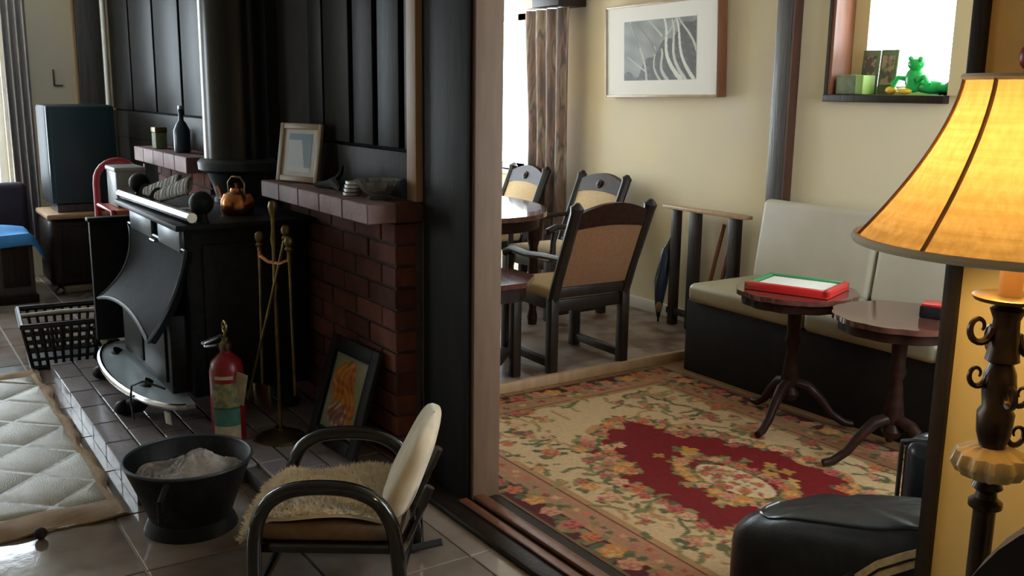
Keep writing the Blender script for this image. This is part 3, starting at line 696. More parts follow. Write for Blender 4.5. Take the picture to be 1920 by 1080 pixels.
# ================================================================== COWHIDE PATCHWORK RUG
hr = thing('cowhide_rug', 'cream patchwork cowhide rug with tan border in front of hearth', 'rug', (-4.5, 0, 0))
HX0, HX1, HY0, HY1 = -5.55, -3.43, -1.15, .665
MB().b2((HX0+.01, HY0+.01, .001), (HX1-.01, HY1-.01, .007)).build('backing', M['hideback'], hr, world=True)
IX0, IX1, IY0, IY1 = HX0+.12, HX1-.17, HY0+.10, HY1-.035
def clip(poly, ax, val, keep_less):
    out = []
    for i in range(len(poly)):
        a, b_ = poly[i], poly[(i+1) % len(poly)]
        ia = (a[ax] <= val) == keep_less or a[ax] == val; ib = (b_[ax] <= val) == keep_less or b_[ax] == val
        if ia: out.append(a)
        if ia != ib:
            t = (val-a[ax])/(b_[ax]-a[ax]); out.append((a[0]+t*(b_[0]-a[0]), a[1]+t*(b_[1]-a[1])))
    return out
D = .36
for i in range(-1, 14):
    for j in range(-1, 12):
        cx = IX0+i*D/2; cy = IY1-j*D/2
        if (i+j) % 2: continue
        h = D/2-.011
        poly = [(cx-h, cy), (cx, cy-h), (cx+h, cy), (cx, cy+h)]
        for ax, val, kl in ((0, IX0, False), (0, IX1, True), (1, IY0, False), (1, IY1, True)):
            poly = clip(poly, ax, val, kl)
            if len(poly) < 3: break
        if len(poly) < 3: continue
        gx = sum(p[0] for p in poly)/len(poly); gy = sum(p[1] for p in poly)/len(poly)
        ar = abs(sum(poly[k][0]*poly[(k+1)%len(poly)][1]-poly[(k+1)%len(poly)][0]*poly[k][1] for k in range(len(poly))))/2
        if ar < .002: continue
        n = len(poly); z1 = .013+random.uniform(-.001, .002); b = MB()
        inn = [(gx+(p[0]-gx)*.86, gy+(p[1]-gy)*.86) for p in poly]
        b._new([(p[0], p[1], .006) for p in poly]+[(p[0]+random.uniform(-.004, .004), p[1]+random.uniform(-.004, .004), z1) for p in inn]+[(gx, gy, z1+.004)],
               [(k, (k+1)%n, n+(k+1)%n, n+k) for k in range(n)]+[(n+k, n+(k+1)%n, 2*n) for k in range(n)]+[list(range(n))[::-1]])
        b.build('patch', M['hide'], hr, world=True)
def edge_strip(p, q, w, inward, nm='border_strip'):
    p, q = Vector(p), Vector(q); d = (q-p); nrm = Vector(inward)
    def fn(u, v):
        c = p+d*u+nrm*(w*v+ (.010*math.sin(u*23)+.008*math.sin(u*51+1))*(1 if v < .5 else .3))
        return (c.x, c.y, .010+.010*math.sin(PI*v)+.004*math.sin(u*40+v*5))
    MB().solid(fn, 50, 5, (0, 0, -.006)).build(nm, M['hideedge'], hr, world=True)
edge_strip((HX1, HY0, 0), (HX1, HY1, 0), .165, (-1, 0, 0)); edge_strip((HX0, HY0, 0), (HX0, HY1, 0), .115, (1, 0, 0))
edge_strip((HX0, HY1, 0), (HX1, HY1, 0), .04, (0, -1, 0)); edge_strip((HX0, HY0, 0), (HX1, HY0, 0), .10, (0, 1, 0))
kb = thing('small_ball', 'small dark ball lying on the edge of the cowhide rug', 'ball', (-3.395, .375, 0))
MB().sph((0, 0, .021), .021).build('ball', M['darkgrey'], kb)
# ================================================================== ON THE MANTELS
def art_blue():
    H, Wd = 40, 30; a = np.zeros((H, Wd, 3)); y, x = np.mgrid[0:H, 0:Wd]/np.array([H, Wd]).reshape(2, 1, 1)
    a[:] = (.55, .60, .64); a[y > .80] = (.16, .27, .38)
    m = (x > .62+.25*(.5-y)) & (y < .82); a[m] = (.20, .30, .36)
    a[(y < .12)] = (.60, .62, .62)
    return a
pf = framed('photo_frame', 'small pale wooden photo frame standing on the brick mantel', .27, .26, .026, .018, M['goldfr'], M['paper'], art_blue(), (-4.14, 1.615, 1.094), (-.16, 0, .35), .15, .17, 'photo frame')
MB().box((0, .045, .09), (.05, .006, .19), rot=(.42, 0, 0)).build('strut', M['postwood'], pf)
gb = thing('cut_glass_bowl', 'cut glass bowl glinting on the brick mantel near the panelling', 'glass bowl', (-3.36, 1.63, 1.093))
M['crystal'] = mat('cut_glass', (.9,.92,.92), .06); M['crystal'].node_tree.nodes['Principled BSDF'].inputs['Transmission Weight'].default_value = .85
MB().lathe([(0, 0), (.04, 0), (.045, .008), (.03, .015), (.055, .03), (.085, .07), (.09, .075), (.08, .074), (.05, .036), (0, .022)], n=20, ribs=10, amp=.06).build('bowl', M['crystal'], gb)
gc = thing('disc_stack', 'stack of shiny clear discs beside the cut glass bowl', 'discs', (-3.53, 1.60, 1.093))
for k in range(4): MB().lathe([(.012, 0), (.038, 0), (.038, .011), (.012, .011)], (0, .004*k, .002+.0145*k), n=24, closed=True).build('disc', M['silver'], gc)
db = thing('driftwood', 'dark knotted piece of driftwood lying on the brick mantel', 'driftwood', (-3.78, 1.62, 1.092))
MB().tube([(-.12, -.02, .012), (-.05, 0, .018), (.0, .01, .03), (.06, .0, .022), (.12, -.015, .012)], [.010, .017, .024, .018, .008], n=8).tube([(0, .01, .03), (.03, .03, .07), (.05, .03, .10)], [.014, .010, .005], n=7).build('branch', M['soot'], db)
cb_ = thing('brass_box', 'small green and brass box on the far brick mantel', 'box', (-6.40, 1.58, 1.122))
MB().b2((-.05, -.035, 0), (.05, .035, .10), bev=.006).build('box_body', M['moss'], cb_)
MB().b2((-.054, -.039, .10), (.054, .039, .135), bev=.008).build('box_lid', M['brass'], cb_)
bt = thing('dark_bottle', 'tall dark bottle on the far brick mantel beside brass box', 'bottle', (-5.95, 1.60, 1.122))
MB().lathe([(0, 0), (.045, 0), (.048, .01), (.048, .13), (.03, .17), (.015, .19), (.015, .24), (.018, .245), (.018, .255), (0, .255)], n=20).build('glass_body', M['tv'], bt)
MB().lathe([(.016, .255), (.016, .275), (0, .276)], n=14).build('stopper', M['silver'], bt)
# ================================================================== FAR LEFT: TELEVISION, CABINET, CHEST, CHAIR
tv = thing('television', 'large dark television set standing at the end wall', 'television', (-7.72, 1.33, .60))
MB().b2((-8.02, 1.10, .66), (-7.62, 1.57, 1.37), bev=.02).build('cabinet', M['black'], tv, world=True)
MB().b2((-7.625, 1.105, .665), (-7.60, 1.565, 1.365), bev=.012).build('bezel', M['tv'], tv, world=True)
MB().b2((-7.602, 1.135, .70), (-7.594, 1.535, 1.335), bev=.003).build('screen', M['tv'], tv, world=True)
MB().b2((-7.95, 1.14, .60), (-7.62, 1.55, .66), bev=.006).build('plinth', M['grey_beam'], tv, world=True)
ts = thing('television_cabinet', 'low dark cabinet with rounded corners under the television', 'cabinet', (-7.72, 1.3, 0))
MB().b2((-8.05, 1.06, .06), (-7.56, 1.62, .56), bev=.05, seg=4).build('carcass', M['darkwood'], ts, world=True)
MB().b2((-8.07, 1.05, .56), (-7.54, 1.64, .60), bev=.015).build('top', M['tanwood'], ts, world=True)
MB().b2((-7.562, 1.13, .12), (-7.548, 1.55, .50), bev=.006).build('door', M['panelwood'], ts, world=True)
for x in (-7.98, -7.63):
    for y in (1.12, 1.55): MB().sph((x, y, .03), (.03, .03, .03)).build('castor', M['silver'], ts, world=True)
bc = thing('wooden_chest', 'brown panelled wooden chest at the left edge under blue cloth', 'chest', (-7.6, .6, 0))
MB().b2((-7.85, .45, .03), (-7.42, .93, .46), bev=.008).build('chest_body', M['grey_beam'], bc, world=True)
MB().b2((-7.422, .50, .12), (-7.410, .70, .40), bev=.005).build('panel', M['darkwood'], bc, world=True)
MB().b2((-7.422, .73, .12), (-7.410, .90, .40), bev=.005).build('panel', M['darkwood'], bc, world=True)
MB().b2((-7.87, .43, 0), (-7.40, .945, .06), bev=.006).build('plinth', M['darkwood'], bc, world=True)
def cloth(u, v):
    x = -7.88+.50*u; y = .42+.57*v; z = .470+.045*math.sin(PI*min(1, v*1.05))*math.sin(PI*u*.9+.3)+.01*math.sin(9*u+6*v)
    if v > .9: z -= (v-.9)*1.1
    if u > .93: z -= (u-.93)*.9
    return (x, y, z)
cl = thing('blue_cloth', 'bright blue cloth draped over the wooden chest at left', 'cloth', (-7.6, .6, .46))
MB().solid(cloth, 24, 24, (0, 0, .012)).build('draped_cloth', M['bluecloth'], cl, world=True)
ac = thing('purple_armchair', 'dark purple armchair back below the bright window at left edge', 'armchair', (-8.12, .75, 0))
M['plum'] = mat('dark_plum_upholstery', (.030,.024,.040), .85, col2=(.04,.03,.05), scale=14)
MB().b2((-8.30, .42, .10), (-8.18, 1.02, .78), bev=.05, seg=4).build('backrest', M['plum'], ac, world=True)
MB().b2((-8.18, .44, .10), (-7.92, .98, .40), bev=.04, seg=3).build('seat', M['plum'], ac, world=True)
for x in (-8.26, -7.97):
    for y in (.48, .95): MB().b2((x-.02, y-.02, 0), (x+.02, y+.02, .11)).build('leg', M['darkwood'], ac, world=True)
# red tubular chair with grey tin behind the stove
rc = thing('red_tube_chair', 'red tubular metal chair with orange seat behind the stove', 'chair', (-6.45, 1.33, 0))
xr = -6.5
def loop(x, y0, y1, zt):
    P = [(x, y0, .02), (x, y0, .4), (x, y0, zt-.14)]+[(x, y0+.13*(1-math.cos(t)), zt-.13+.13*math.sin(t)) for t in [PI/2*i/6 for i in range(1, 7)]]
    return P+[(p[0], y1-(p[1]-y0), p[2]) for p in P[::-1]]
MB().tube(loop(xr, 1.205, 1.46, 1.045), .021, n=10).build('back_loop', M['red'], rc, world=True)
MB().tube([(xr, 1.21, .775), (xr+.42, 1.21, .775), (xr+.44, 1.22, .02)], .017, n=8).build('side_rail', M['red'], rc, world=True)
MB().tube([(xr, 1.455, .775), (xr+.42, 1.455, .775), (xr+.44, 1.45, .02)], .017, n=8).build('side_rail', M['red'], rc, world=True)
MB().b2((xr+.01, 1.225, .745), (xr+.43, 1.44, .78), bev=.01).build('seat', M['orange'], rc, world=True)
gt = thing('grey_tin_box', 'dented grey tin box on the red chair behind the stove', 'box', (xr+.2, 1.34, .781))
MB().b2((-.13, -.085, 0), (.13, .085, .23), bev=.012).build('tin_body', M['greybox'], gt)
MB().b2((-.138, -.092, .215), (.138, .092, .245), bev=.010).build('tin_lid', M['greybox'], gt)
MB().b2((.07, .093, .02), (.09, .097, .26)).build('pale_strip', M['paper'], gt)
# ================================================================== DINING CORNER
ZD = .04
def dining_chair(label, loc, rz, group='carved dining armchairs'):
    c = thing('dining_armchair', label, 'chair', loc, rz, group); c.scale = (1, 1, .94)
    def lean(z): return -.235-.20*max(0, (z-.44))/.52*1.0
    for s in (1, -1):
        y = s*.235
        MB().box((0,0,0), (.055, .05, .44), bev=.006).xf(Matrix.Translation((-.235, y, .22))).build('rear_leg', M['darkwood'], c)
        P = [(lean(z), y, z) for z in (.42, .6, .78, .93)]
        MB().tube(P+[(lean(.95), y, .96), (lean(.96)-.004, y, .985)], [.030, .029, .030, .031, .036, .012], n=8).build('back_post', M['darkwood'], c)
        MB().box((.215, y, .21), (.052, .052, .42), bev=.006).build('front_leg', M['darkwood'], c)
        MB().box((-.01, y, .055), (.42, .034, .045), bev=.004).build('stretcher', M['darkwood'], c)
        MB().tube([(.19, y, .42), (.185, y, .55), (.17, y, .62)], [.022, .018, .024], n=8).build('arm_support', M['darkwood'], c)
        MB().tube([(lean(.66), y, .665), (-.15, y, .66), (.02, y, .645), (.16, y, .655), (.23, y, .63), (.235, y, .605)], [.022, .024, .026, .030, .030, .018], n=10, flat=.7).build('armrest', M['darkwood'], c)
    MB().box((-.01, 0, .385), (.45, .44, .07), bev=.006).build('seat_rail', M['darkwood'], c)
    MB().box((.0, 0, .445), (.45, .46, .07), bev=.025, seg=3).build('seat_pad', M['creamuph'], c)
    def rail(u, v):
        y = -.225+.45*u; zt = .925+.055*math.sin(PI*u); zb = .835+.018*math.sin(PI*u); z = zb+(zt-zb)*v
        return (lean(z)-.018, y, z)
    MB().solid(rail, 16, 4, (.036, 0, 0)).build('top_rail', M['mahog'], c)
    MB().lathe([(0, 0), (.03, 0), (.028, .008), (.018, .010), (.012, .016), (0, .018)], n=16, ribs=8, amp=.08).xf(Matrix.Translation((lean(.9)+.018, 0, .905)) @ Matrix.Rotation(PI/2-.36, 4, 'Y')).build('carved_rosette', M['mahog'], c)
    def pad(x_off):
        return lambda u, v: (lean(.50+.335*v)+x_off+.012*math.sin(PI*u)*math.sin(PI*v)*(1 if x_off > 0 else -1), -.208+.416*u, .50+.335*v+.018*math.sin(PI*u)*v)
    MB().solid(pad(.012), 12, 8, (-.012, 0, 0)).build('back_pad', M['creamuph'], c)
    MB().solid(pad(-.016), 12, 8, (.012, 0, 0)).build('back_panel', M['tapestry'], c)
    MB().box((lean(.47), 0, .465), (.032, .42, .06), bev=.004).build('lower_rail', M['darkwood'], c)
    return c
dining_chair('carved dining armchair with tan back, turned away beside the step board', (-4.22, 3.175, ZD), PI-.03)
dining_chair('carved dining armchair against the back wall under the framed print', (-5.22, 3.83, ZD), -PI/2+.03)
dining_chair('carved dining armchair in front of the bright dining window', (-6.08, 3.78, ZD), -PI/2-.04)
dt = thing('dining_table', 'oval polished dining table between the carved armchairs', 'table', (-5.55, 3.13, ZD))
ov = [(.90*math.cos(t), .60*math.sin(t)) for t in [2*PI*i/64 for i in range(64)]]
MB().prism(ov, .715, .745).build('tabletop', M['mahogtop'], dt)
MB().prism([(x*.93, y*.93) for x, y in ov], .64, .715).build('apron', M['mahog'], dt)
for sx in (-1, 1):
    for sy in (-1, 1):
        MB().lathe([(0, 0), (.03, 0), (.035, .05), (.025, .10), (.035, .3), (.028, .5), (.045, .56), (.045, .66), (0, .66)], (sx*.58, sy*.36, 0), n=16).build('leg', M['mahog'], dt)
st = thing('side_table', 'small polished octagonal side table gleaming beside the pale jamb', 'table', (-4.18, 2.60, ZD+.001)); st.scale = (1, 1, 1.05)
oc = [(.29*math.cos(t), .29*math.sin(t)) for t in [2*PI*(i+.5)/8 for i in range(8)]]
MB().prism(oc, .475, .50).build('tabletop', M['mahogtop'], st)
MB().prism([(x*.85, y*.85) for x, y in oc], .40, .475).build('apron', M['darkwood'], st)
for a in range(4):
    t = PI/4+a*PI/2; MB().box((.19*math.cos(t), .19*math.sin(t), .20), (.05, .05, .40), bev=.006).build('leg', M['darkwood'], st)
MB().box((0, 0, .10), (.30, .30, .02), rot=(0, 0, PI/4), bev=.004).build('shelf', M['darkwood'], st)
# ================================================================== BACK WALL
def art_branches():
    H, Wd = 110, 190; y, x = np.mgrid[0:H, 0:Wd]; x = x/Wd; y = y/H
    a = np.zeros((H, Wd, 3)); a[:] = (.20, .21, .21)
    a *= (1+.25*np.sin(x*14+y*9)*np.sin(x*5-y*13))[..., None]
    hill = .10+.85*np.clip((x-.22)/.70, 0, 1)**.75+.05*np.sin(x*25); a[y < hill] = (.045, .045, .050)
    mist = (y < hill) & (np.sin(x*40+y*33)*np.sin(x*17-y*21) > .45); a[mist] = (.075, .075, .078)
    def br(x0, y0, x1, y1, w, c, bend=.05):
        for t in np.linspace(0, 1, 220):
            px = x0+(x1-x0)*t+bend*math.sin(PI*t*1.5); py = y0+(y1-y0)*t; ww = 1.2*w*(1-.5*t)
            m = ((x-px)*1.75)**2+(y-py)**2 < ww**2; a[m] = c
    L1, L2, L3 = (.60, .59, .54), (.42, .42, .38), (.50, .49, .44)
    br(.33, 0, .12, .98, .022, L2, .03); br(.52, 0, .40, .55, .020, L2, -.04); br(.62, 0, .50, .5, .03, L2, -.04)
    br(.80, 0, .50, 1.0, .036, L1, -.07); br(.86, 0, .62, .95, .03, L3, -.06); br(.97, 0, .68, 1.0, .03, L1, -.05)
    br(1.0, .45, .78, 1.0, .02, L3, .02); br(.54, .72, .35, 1.0, .016, L2, 0); br(.45, .45, .22, .95, .012, (.10, .10, .10), .02)
    br(.30, .16, .05, .40, .012, L2, 0); br(.22, .55, .10, .95, .014, (.12, .12, .12), 0); br(.60, .70, .75, 1.0, .014, L2, 0)
    return a
framed('framed_print', 'wide red brown framed print of pale branches on back wall', 1.07, .60, .016, .075, M['goldfr'], M['paper'], art_branches(), (-4.79, YB-.004, 1.485), (.035, -.012, 0), .68, .38, side=M['redwood'])
# folded wooden stand and umbrella against the wall
es = thing('wooden_stand', 'brown wooden slatted stand against wall left of the sofa', 'stand', (-4.25, 4.28, 0))
MB().box((-4.25, 4.27, .80), (.70, .07, .022), bev=.004).build('top_board', M['tanwood'], es, world=True)
for x, z0 in ((-4.50, ZD), (-4.33, ZD), (-4.00, ZD)):
    MB().box((x, 4.27, (z0+.79)/2), (.05 if x < -4.4 else .07, .05, .79-z0), bev=.004).build('upright', M['darkwood'], es, world=True)
for (a, b_) in (((-4.26, 4.28, .10), (-4.10, 4.28, .74)), ((-4.14, 4.26, .10), (-4.01, 4.26, .70))):
    MB().tube([a, b_], .014, n=6).build('brace', M['redwood'], es, world=True)
MB().box((-4.25, 4.27, .13), (.60, .03, .04), bev=.004).build('lower_rail', M['darkwood'], es, world=True)
um = thing('folded_umbrella', 'dark folded umbrella leaning by the wooden stand', 'umbrella', (-4.60, 4.22, ZD))
MB().tube([(-4.60, 4.24, .07), (-4.60, 4.24, .14), (-4.60, 4.25, .30), (-4.585, 4.28, .52), (-4.57, 4.30, .60)], [.010, .025, .046, .034, .012], n=12).build('canopy', M['bluegloss'], um, world=True)
MB().tube([(-4.57, 4.30, .58), (-4.555, 4.32, .78)], .011, n=8).build('shaft', M['redwood'], um, world=True)
MB().tube([(-4.60, 4.24, .075), (-4.60, 4.24, ZD+.002)], .007, n=8).build('ferrule', M['darkwood'], um, world=True)
MB().sph((-4.555, 4.20, .15), (.022, .022, .035), 10, 8).build('strap_tab', M['tapestry'], um, world=True)
# ================================================================== SOFA
so = thing('banquette_sofa', 'pale vinyl two seat sofa with dark base along back wall', 'sofa', (-2.8, 4.0, 0))
SX0, SX1, SM = -3.76, -1.55, -2.98
MB().b2((SX0-.03, 3.70, 0), (SX1+.03, 4.27, .40), bev=.006).build('base', M['sofabase'], so, world=True)
for xa, xb in ((SX0, SM-.004), (SM+.004, -2.27), (-2.262, SX1)):
    MB().b2((xa, 3.665, .395), (xb, 4.22, .50), bev=.035, seg=4).build('seat_cushion', M['sofaseat'], so, world=True)
    b = MB().box((0, 0, 0), (xb-xa, .11, .46), bev=.035, seg=4)
    b.xf(Matrix.Translation(((xa+xb)/2, 4.245, .70)) @ Matrix.Rotation(-.14, 4, 'X')).build('back_cushion', M['sofa'], so, world=True)
MB().b2((SX0-.03, 4.28, 0), (SX1+.03, 4.325, .86), bev=.006).build('back_board', M['sofabase'], so, world=True)
# ================================================================== TRIPOD TABLES
def tripod(label, loc, rz, R, Ht, scal):
    t = thing('tripod_table', label, 'table', loc, rz, 'tripod wine tables')
    n = 96
    pts = [(R*(1+scal*abs(math.sin(6*a))) * math.cos(a), R*(1+scal*abs(math.sin(6*a)))*math.sin(a)) for a in [2*PI*i/n for i in range(n)]]
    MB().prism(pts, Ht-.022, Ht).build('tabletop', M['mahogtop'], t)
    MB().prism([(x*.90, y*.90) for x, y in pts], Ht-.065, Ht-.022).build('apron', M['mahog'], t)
    MB().lathe([(.05, Ht-.065), (.032, Ht-.09), (.028, Ht-.2), (.036, Ht-.24), (.024, Ht-.27), (.034, Ht-.36), (.042, .22), (.030, .18), (.045, .15), (.030, .12), (0, .12)], n=20).build('column', M['mahog'], t)
    for k in range(3):
        a = 2*PI*k/3; c, s = math.cos(a), math.sin(a)
        P = [(.02, .20), (.08, .185), (.14, .13), (.19, .065), (.25, .026), (.29, .020)]
        MB().tube([(r*c, r*s, z) for r, z in P], [.026, .026, .022, .019, .018, .016], n=10).build('leg', M['mahog'], t)
    return t
T1 = (-2.84, 3.45); T2 = (-2.27, 3.41)
tripod('mahogany tripod table carrying the red tray in front of the sofa', (*T1, .0125), math.radians(-75), .262, .635, .035)
tripod('mahogany tripod table with a small dark box, nearer the floor lamp', (*T2, .0125), math.radians(245), .265, .635, .035)
tr = thing('red_tray', 'shallow red tray with a green rim holding white paper', 'tray', (*T1, .649), .35)
w, d = .19, .15
MB().b2((-w, -d, 0), (w, d, .010), bev=.003).build('tray_base', M['redtray'], tr)
for p, q, m, nm in (((-w, -d, 0), (w, -d+.03, .036), 'redtray', 'rim_side'), ((w-.03, -d, 0), (w, d, .036), 'redtray', 'rim_side'), ((-w, -d, 0), (-w+.03, d, .034), 'green', 'rim_side'), ((-w, d-.03, 0), (w, d, .034), 'green', 'rim_side')):
    MB().b2(p, q, bev=.008).build(nm, M[m], tr)
MB().b2((-w+.04, -d+.04, .011), (w-.04, d-.04, .026), bev=.002).build('paper', M['paper'], tr)
bx2 = thing('small_box', 'small dark box with red lid on the right tripod table', 'box', (-2.16, 3.50, .649), .4)
MB().b2((-.075, -.05, 0), (.075, .05, .045), bev=.004).build('box_body', M['postwood'], bx2)
MB().b2((-.07, -.045, .045), (.03, .045, .056), bev=.003).build('box_lid', M['redtray'], bx2)
MB().b2((.03, -.045, .045), (.07, .045, .062), bev=.004).build('box_clasp', M['moss'], bx2)
cw = thing('white_cushion', 'crumpled white cushion at the right end of the sofa', 'cushion', (-2.03, 3.88, .502), .3)
MB().sph((0, 0, .07), (.17, .15, .075), 20, 12).build('cushion_cover', M['sofa'], cw)
MB().tube([(.17*math.cos(t), .15*math.sin(t), .07) for t in [2*PI*i/32 for i in range(32)]], .006, n=6, closed=True).build('piping', M['paper'], cw)
# ================================================================== SILL THINGS
zs = W4[2]+.006
gbx = thing('moss_green_box', 'square grey green box on the small window sill', 'box', (-3.36, YB+.03, zs))
MB().b2((-.085, -.05, 0), (.035, .05, .10), bev=.004).build('box_body', M['moss'], gbx)
MB().b2((.036, -.05, 0), (.085, .05, .098), bev=.004).build('green_end', M['lime'], gbx)
fp = thing('double_photo_frame', 'small double photo frame behind the grey green box', 'photo frame', (-3.27, YB+.10, zs))
for x in (-.055, .055):
    MB().box((x, 0, .115), (.105, .012, .23), rot=(-.08, 0, 0), bev=.004).build('frame', M['moss'], fp)
    MB().box((x, -.010, .125), (.07, .004, .15), rot=(-.08, 0, 0)).build('photo', M['skin'], fp)
fg = thing('green_ornament', 'glossy green pottery creature with yellow feet on window sill', 'ornament', (-2.99, YB+.03, zs))
MB().sph((-.02, 0, .075), (.05, .04, .065)).sph((.07, .01, .04), (.09, .035, .035)).build('body', M['frog'], fg)
MB().sph((-.01, -.01, .150), (.045, .036, .032)).sph((.025, -.03, .175), .013).sph((-.03, -.03, .178), .013).build('head', M['frog'], fg)
MB().tube([(.10, .01, .04), (.16, .0, .035), (.20, -.01, .07), (.21, -.01, .11)], [.028, .022, .016, .008], n=10).build('tail', M['frog'], fg)
MB().tube([(-.05, -.01, .08), (-.10, -.02, .085), (-.125, -.025, .045)], [.016, .013, .016], n=8).build('arm', M['frog'], fg)
MB().tube([(.02, -.03, .07), (.06, -.04, .09), (.09, -.045, .05)], [.014, .012, .014], n=8).build('arm', M['frog'], fg)
MB().sph((-.055, -.03, .018), (.045, .026, .017)).build('foot', M['yellow'], fg)
MB().sph((-.135, -.02, .022), (.032, .022, .02)).build('foot', M['yellow'], fg)
cy = thing('shell_ornament', 'small dark striped shell ornament at right of the window sill', 'ornament', (-2.86, YB+.105, zs))
for k in range(5):
    MB().lathe([(.012, -.012), (.028, -.008), (.031, 0), (.028, .008), (.012, .012)], n=14, closed=True).xf(Matrix.Translation((-.05+.026*k, 0, .031)) @ Matrix.Rotation(PI/2, 4, 'Y')).build('shell_band', M['moss'] if k % 2 else M['silver'], cy)
# ================================================================== ROSE RUG
RX0, RX1, RY0, RY1 = -3.86, -1.12, 1.875, 3.60
def rug_pattern():
    FA, FB = .74, .39
    st_ = .0075; nx = int((RX1-RX0)/st_); ny = int((RY1-RY0)/st_)
    y, x = np.mgrid[0:ny, 0:nx]; x = (x+.5)*st_; y = (y+.5)*st_; Lx, Ly = RX1-RX0, RY1-RY0
    d = np.minimum(np.minimum(x, Lx-x), np.minimum(y, Ly-y))
    a = np.zeros((ny, nx, 3)); G = np.random.default_rng(5)
    CR, TN, PK, DR, RD = (.56,.46,.31), (.40,.26,.14), (.38,.22,.15), (.12,.025,.022), (.170,.010,.014)
    a[:] = CR
    a[d < .105] = (.085, .014, .018); a[(d >= .105) & (d < .118)] = TN; a[(d >= .118) & (d < .215)] = PK
    a[(d >= .215) & (d < .226)] = DR; a[(d >= .226) & (d < .255)] = TN
    cx, cy = Lx/2, Ly/2
    th = np.arctan2((y-cy)/FB, (x-cx)/FA)
    rr = np.sqrt(((x-cx)/FA)**2+((y-cy)/FB)**2)*(1+.06*np.cos(th*12)+.03*np.cos(th*20+1))
    a[rr < 1.06] = (.44, .28, .14); a[rr < 1.0] = RD
    def blob(px, py, r, c, n=5, amp=.18, ph=0, ey=1):
        i0, i1 = max(0, int((px-r*1.4)/st_)), min(nx, int((px+r*1.4)/st_)+1); j0, j1 = max(0, int((py-r*1.4)/st_)), min(ny, int((py+r*1.4)/st_)+1)
        if i1 <= i0 or j1 <= j0: return
        X = x[j0:j1, i0:i1]-px; Y = (y[j0:j1, i0:i1]-py)*ey
        m = np.hypot(X, Y) < r*(1+amp*np.cos(n*np.arctan2(Y, X)+ph)); a[j0:j1, i0:i1][m] = c
    LV = [(.13,.15,.07), (.20,.21,.10), (.09,.12,.08), (.26,.25,.13)]
    RS = [((.52,.20,.10), (.36,.09,.05)), ((.55,.30,.22), (.42,.16,.12)), ((.60,.42,.30), (.48,.24,.16)), ((.50,.24,.08), (.58,.40,.18)), ((.46,.16,.14), (.28,.05,.05))]
    def rose(px, py, r, k=None, leaves=3):
        for _ in range(leaves):
            t = G.uniform(0, 2*PI); blob(px+1.15*r*math.cos(t), py+1.15*r*math.sin(t), r*.55, LV[G.integers(4)], 2, .4, G.uniform(0, 6))
        c1, c2 = RS[G.integers(5) if k is None else k]
        blob(px, py, r, c1, 5, .15, G.uniform(0, 6)); blob(px+.1*r, py, r*.68, c2, 4, .25, G.uniform(0, 6)); blob(px, py+.1*r, r*.45, c1, 3, .3, G.uniform(0, 6)); blob(px, py, r*.2, c2, 3, .1)
    def stem(px, py, t, n, c):
        for _ in range(n):
            blob(px, py, .009, c, 2, .1); t += G.uniform(-.45, .45); px += .011*math.cos(t); py += .011*math.sin(t)
    # scrolls and small flowers scattered over the cream ground
    for _ in range(760):
        px, py = G.uniform(.24, Lx-.24), G.uniform(.24, Ly-.24)
        q = math.hypot((px-cx)/.98, (py-cy)/FB)
        if q < 1.12: continue
        s = G.random()
        if s < .35: stem(px, py, G.uniform(0, 6), 14, LV[G.integers(4)] if G.random() < .6 else TN)
        elif s < .75: rose(px, py, G.uniform(.014, .042)*(1 if G.random() < .6 else .6), leaves=3)
        else: blob(px, py, G.uniform(.012, .024), LV[G.integers(4)], 2, .4, G.uniform(0, 6))
    # roses of the dark outer border, small flowers of the pink band
    def around(off, stepn):
        P = []; w_, h_ = Lx-2*off, Ly-2*off; per = 2*(w_+h_)
        for i in range(int(per/stepn)):
            s = i*stepn
            if s < w_: P.append((off+s, off))
            elif s < w_+h_: P.append((Lx-off, off+s-w_))
            elif s < 2*w_+h_: P.append((Lx-off-(s-w_-h_), Ly-off))
            else: P.append((off, Ly-off-(s-2*w_-h_)))
        return P
    for i, (px, py) in enumerate(around(.075, .115)):
        rose(px+G.uniform(-.01, .01), py+G.uniform(-.02, .02), G.uniform(.030, .048), (0, 3, 1, 4)[i % 4], 4)
    for px, py in around(.166, .042):
        blob(px, py+G.uniform(-.02, .02), G.uniform(.010, .018), RS[G.integers(5)][G.integers(2)] if G.random() < .65 else LV[G.integers(4)], 4, .3, G.uniform(0, 6))
    # garlands round the red field
    for i in range(64):
        t = 2*PI*i/64; q = 1.04+.06*math.sin(5*t)+G.uniform(-.03, .05)
        rose(cx+FA*q*math.cos(t), cy+FB*q*math.sin(t), G.uniform(.020, .042), None, 4)
    for k in range(4):
        for i in range(20):
            t = PI/4+k*PI/2+G.uniform(-.35, .35); q = G.uniform(.80, 1.0)
            rose(cx+FA*q*math.cos(t), cy+FB*q*math.sin(t), G.uniform(.016, .034), None, 3)
    # medallion
    for i in range(110):
        t = G.uniform(0, 2*PI); q = math.sqrt(G.random())*.52*(1+.2*math.cos(4*t))
        c = G.random(); px, py = cx+FA*q*math.cos(t), cy+FB*1.1*q*math.sin(t)
        if c < .5: blob(px, py, G.uniform(.018, .040), [(.46,.27,.06), (.36,.22,.06), (.50,.36,.14)][G.integers(3)], 4, .3, G.uniform(0, 6))
        else: blob(px, py, G.uniform(.014, .03), LV[G.integers(4)], 3, .4, G.uniform(0, 6))
    for i in range(26):
        t = 2*PI*i/26; rose(cx+.27*math.cos(t), cy+.14*math.sin(t), G.uniform(.02, .034), None, 3)
    m = np.hypot((x-cx)/.19, (y-cy)/.10) < 1; a[m] = (.58, .50, .38)
    for i in range(30):
        t = G.uniform(0, 2*PI); q = math.sqrt(G.random()); rose(cx+.16*q*math.cos(t), cy+.08*q*math.sin(t), G.uniform(.012, .026), None, 2)
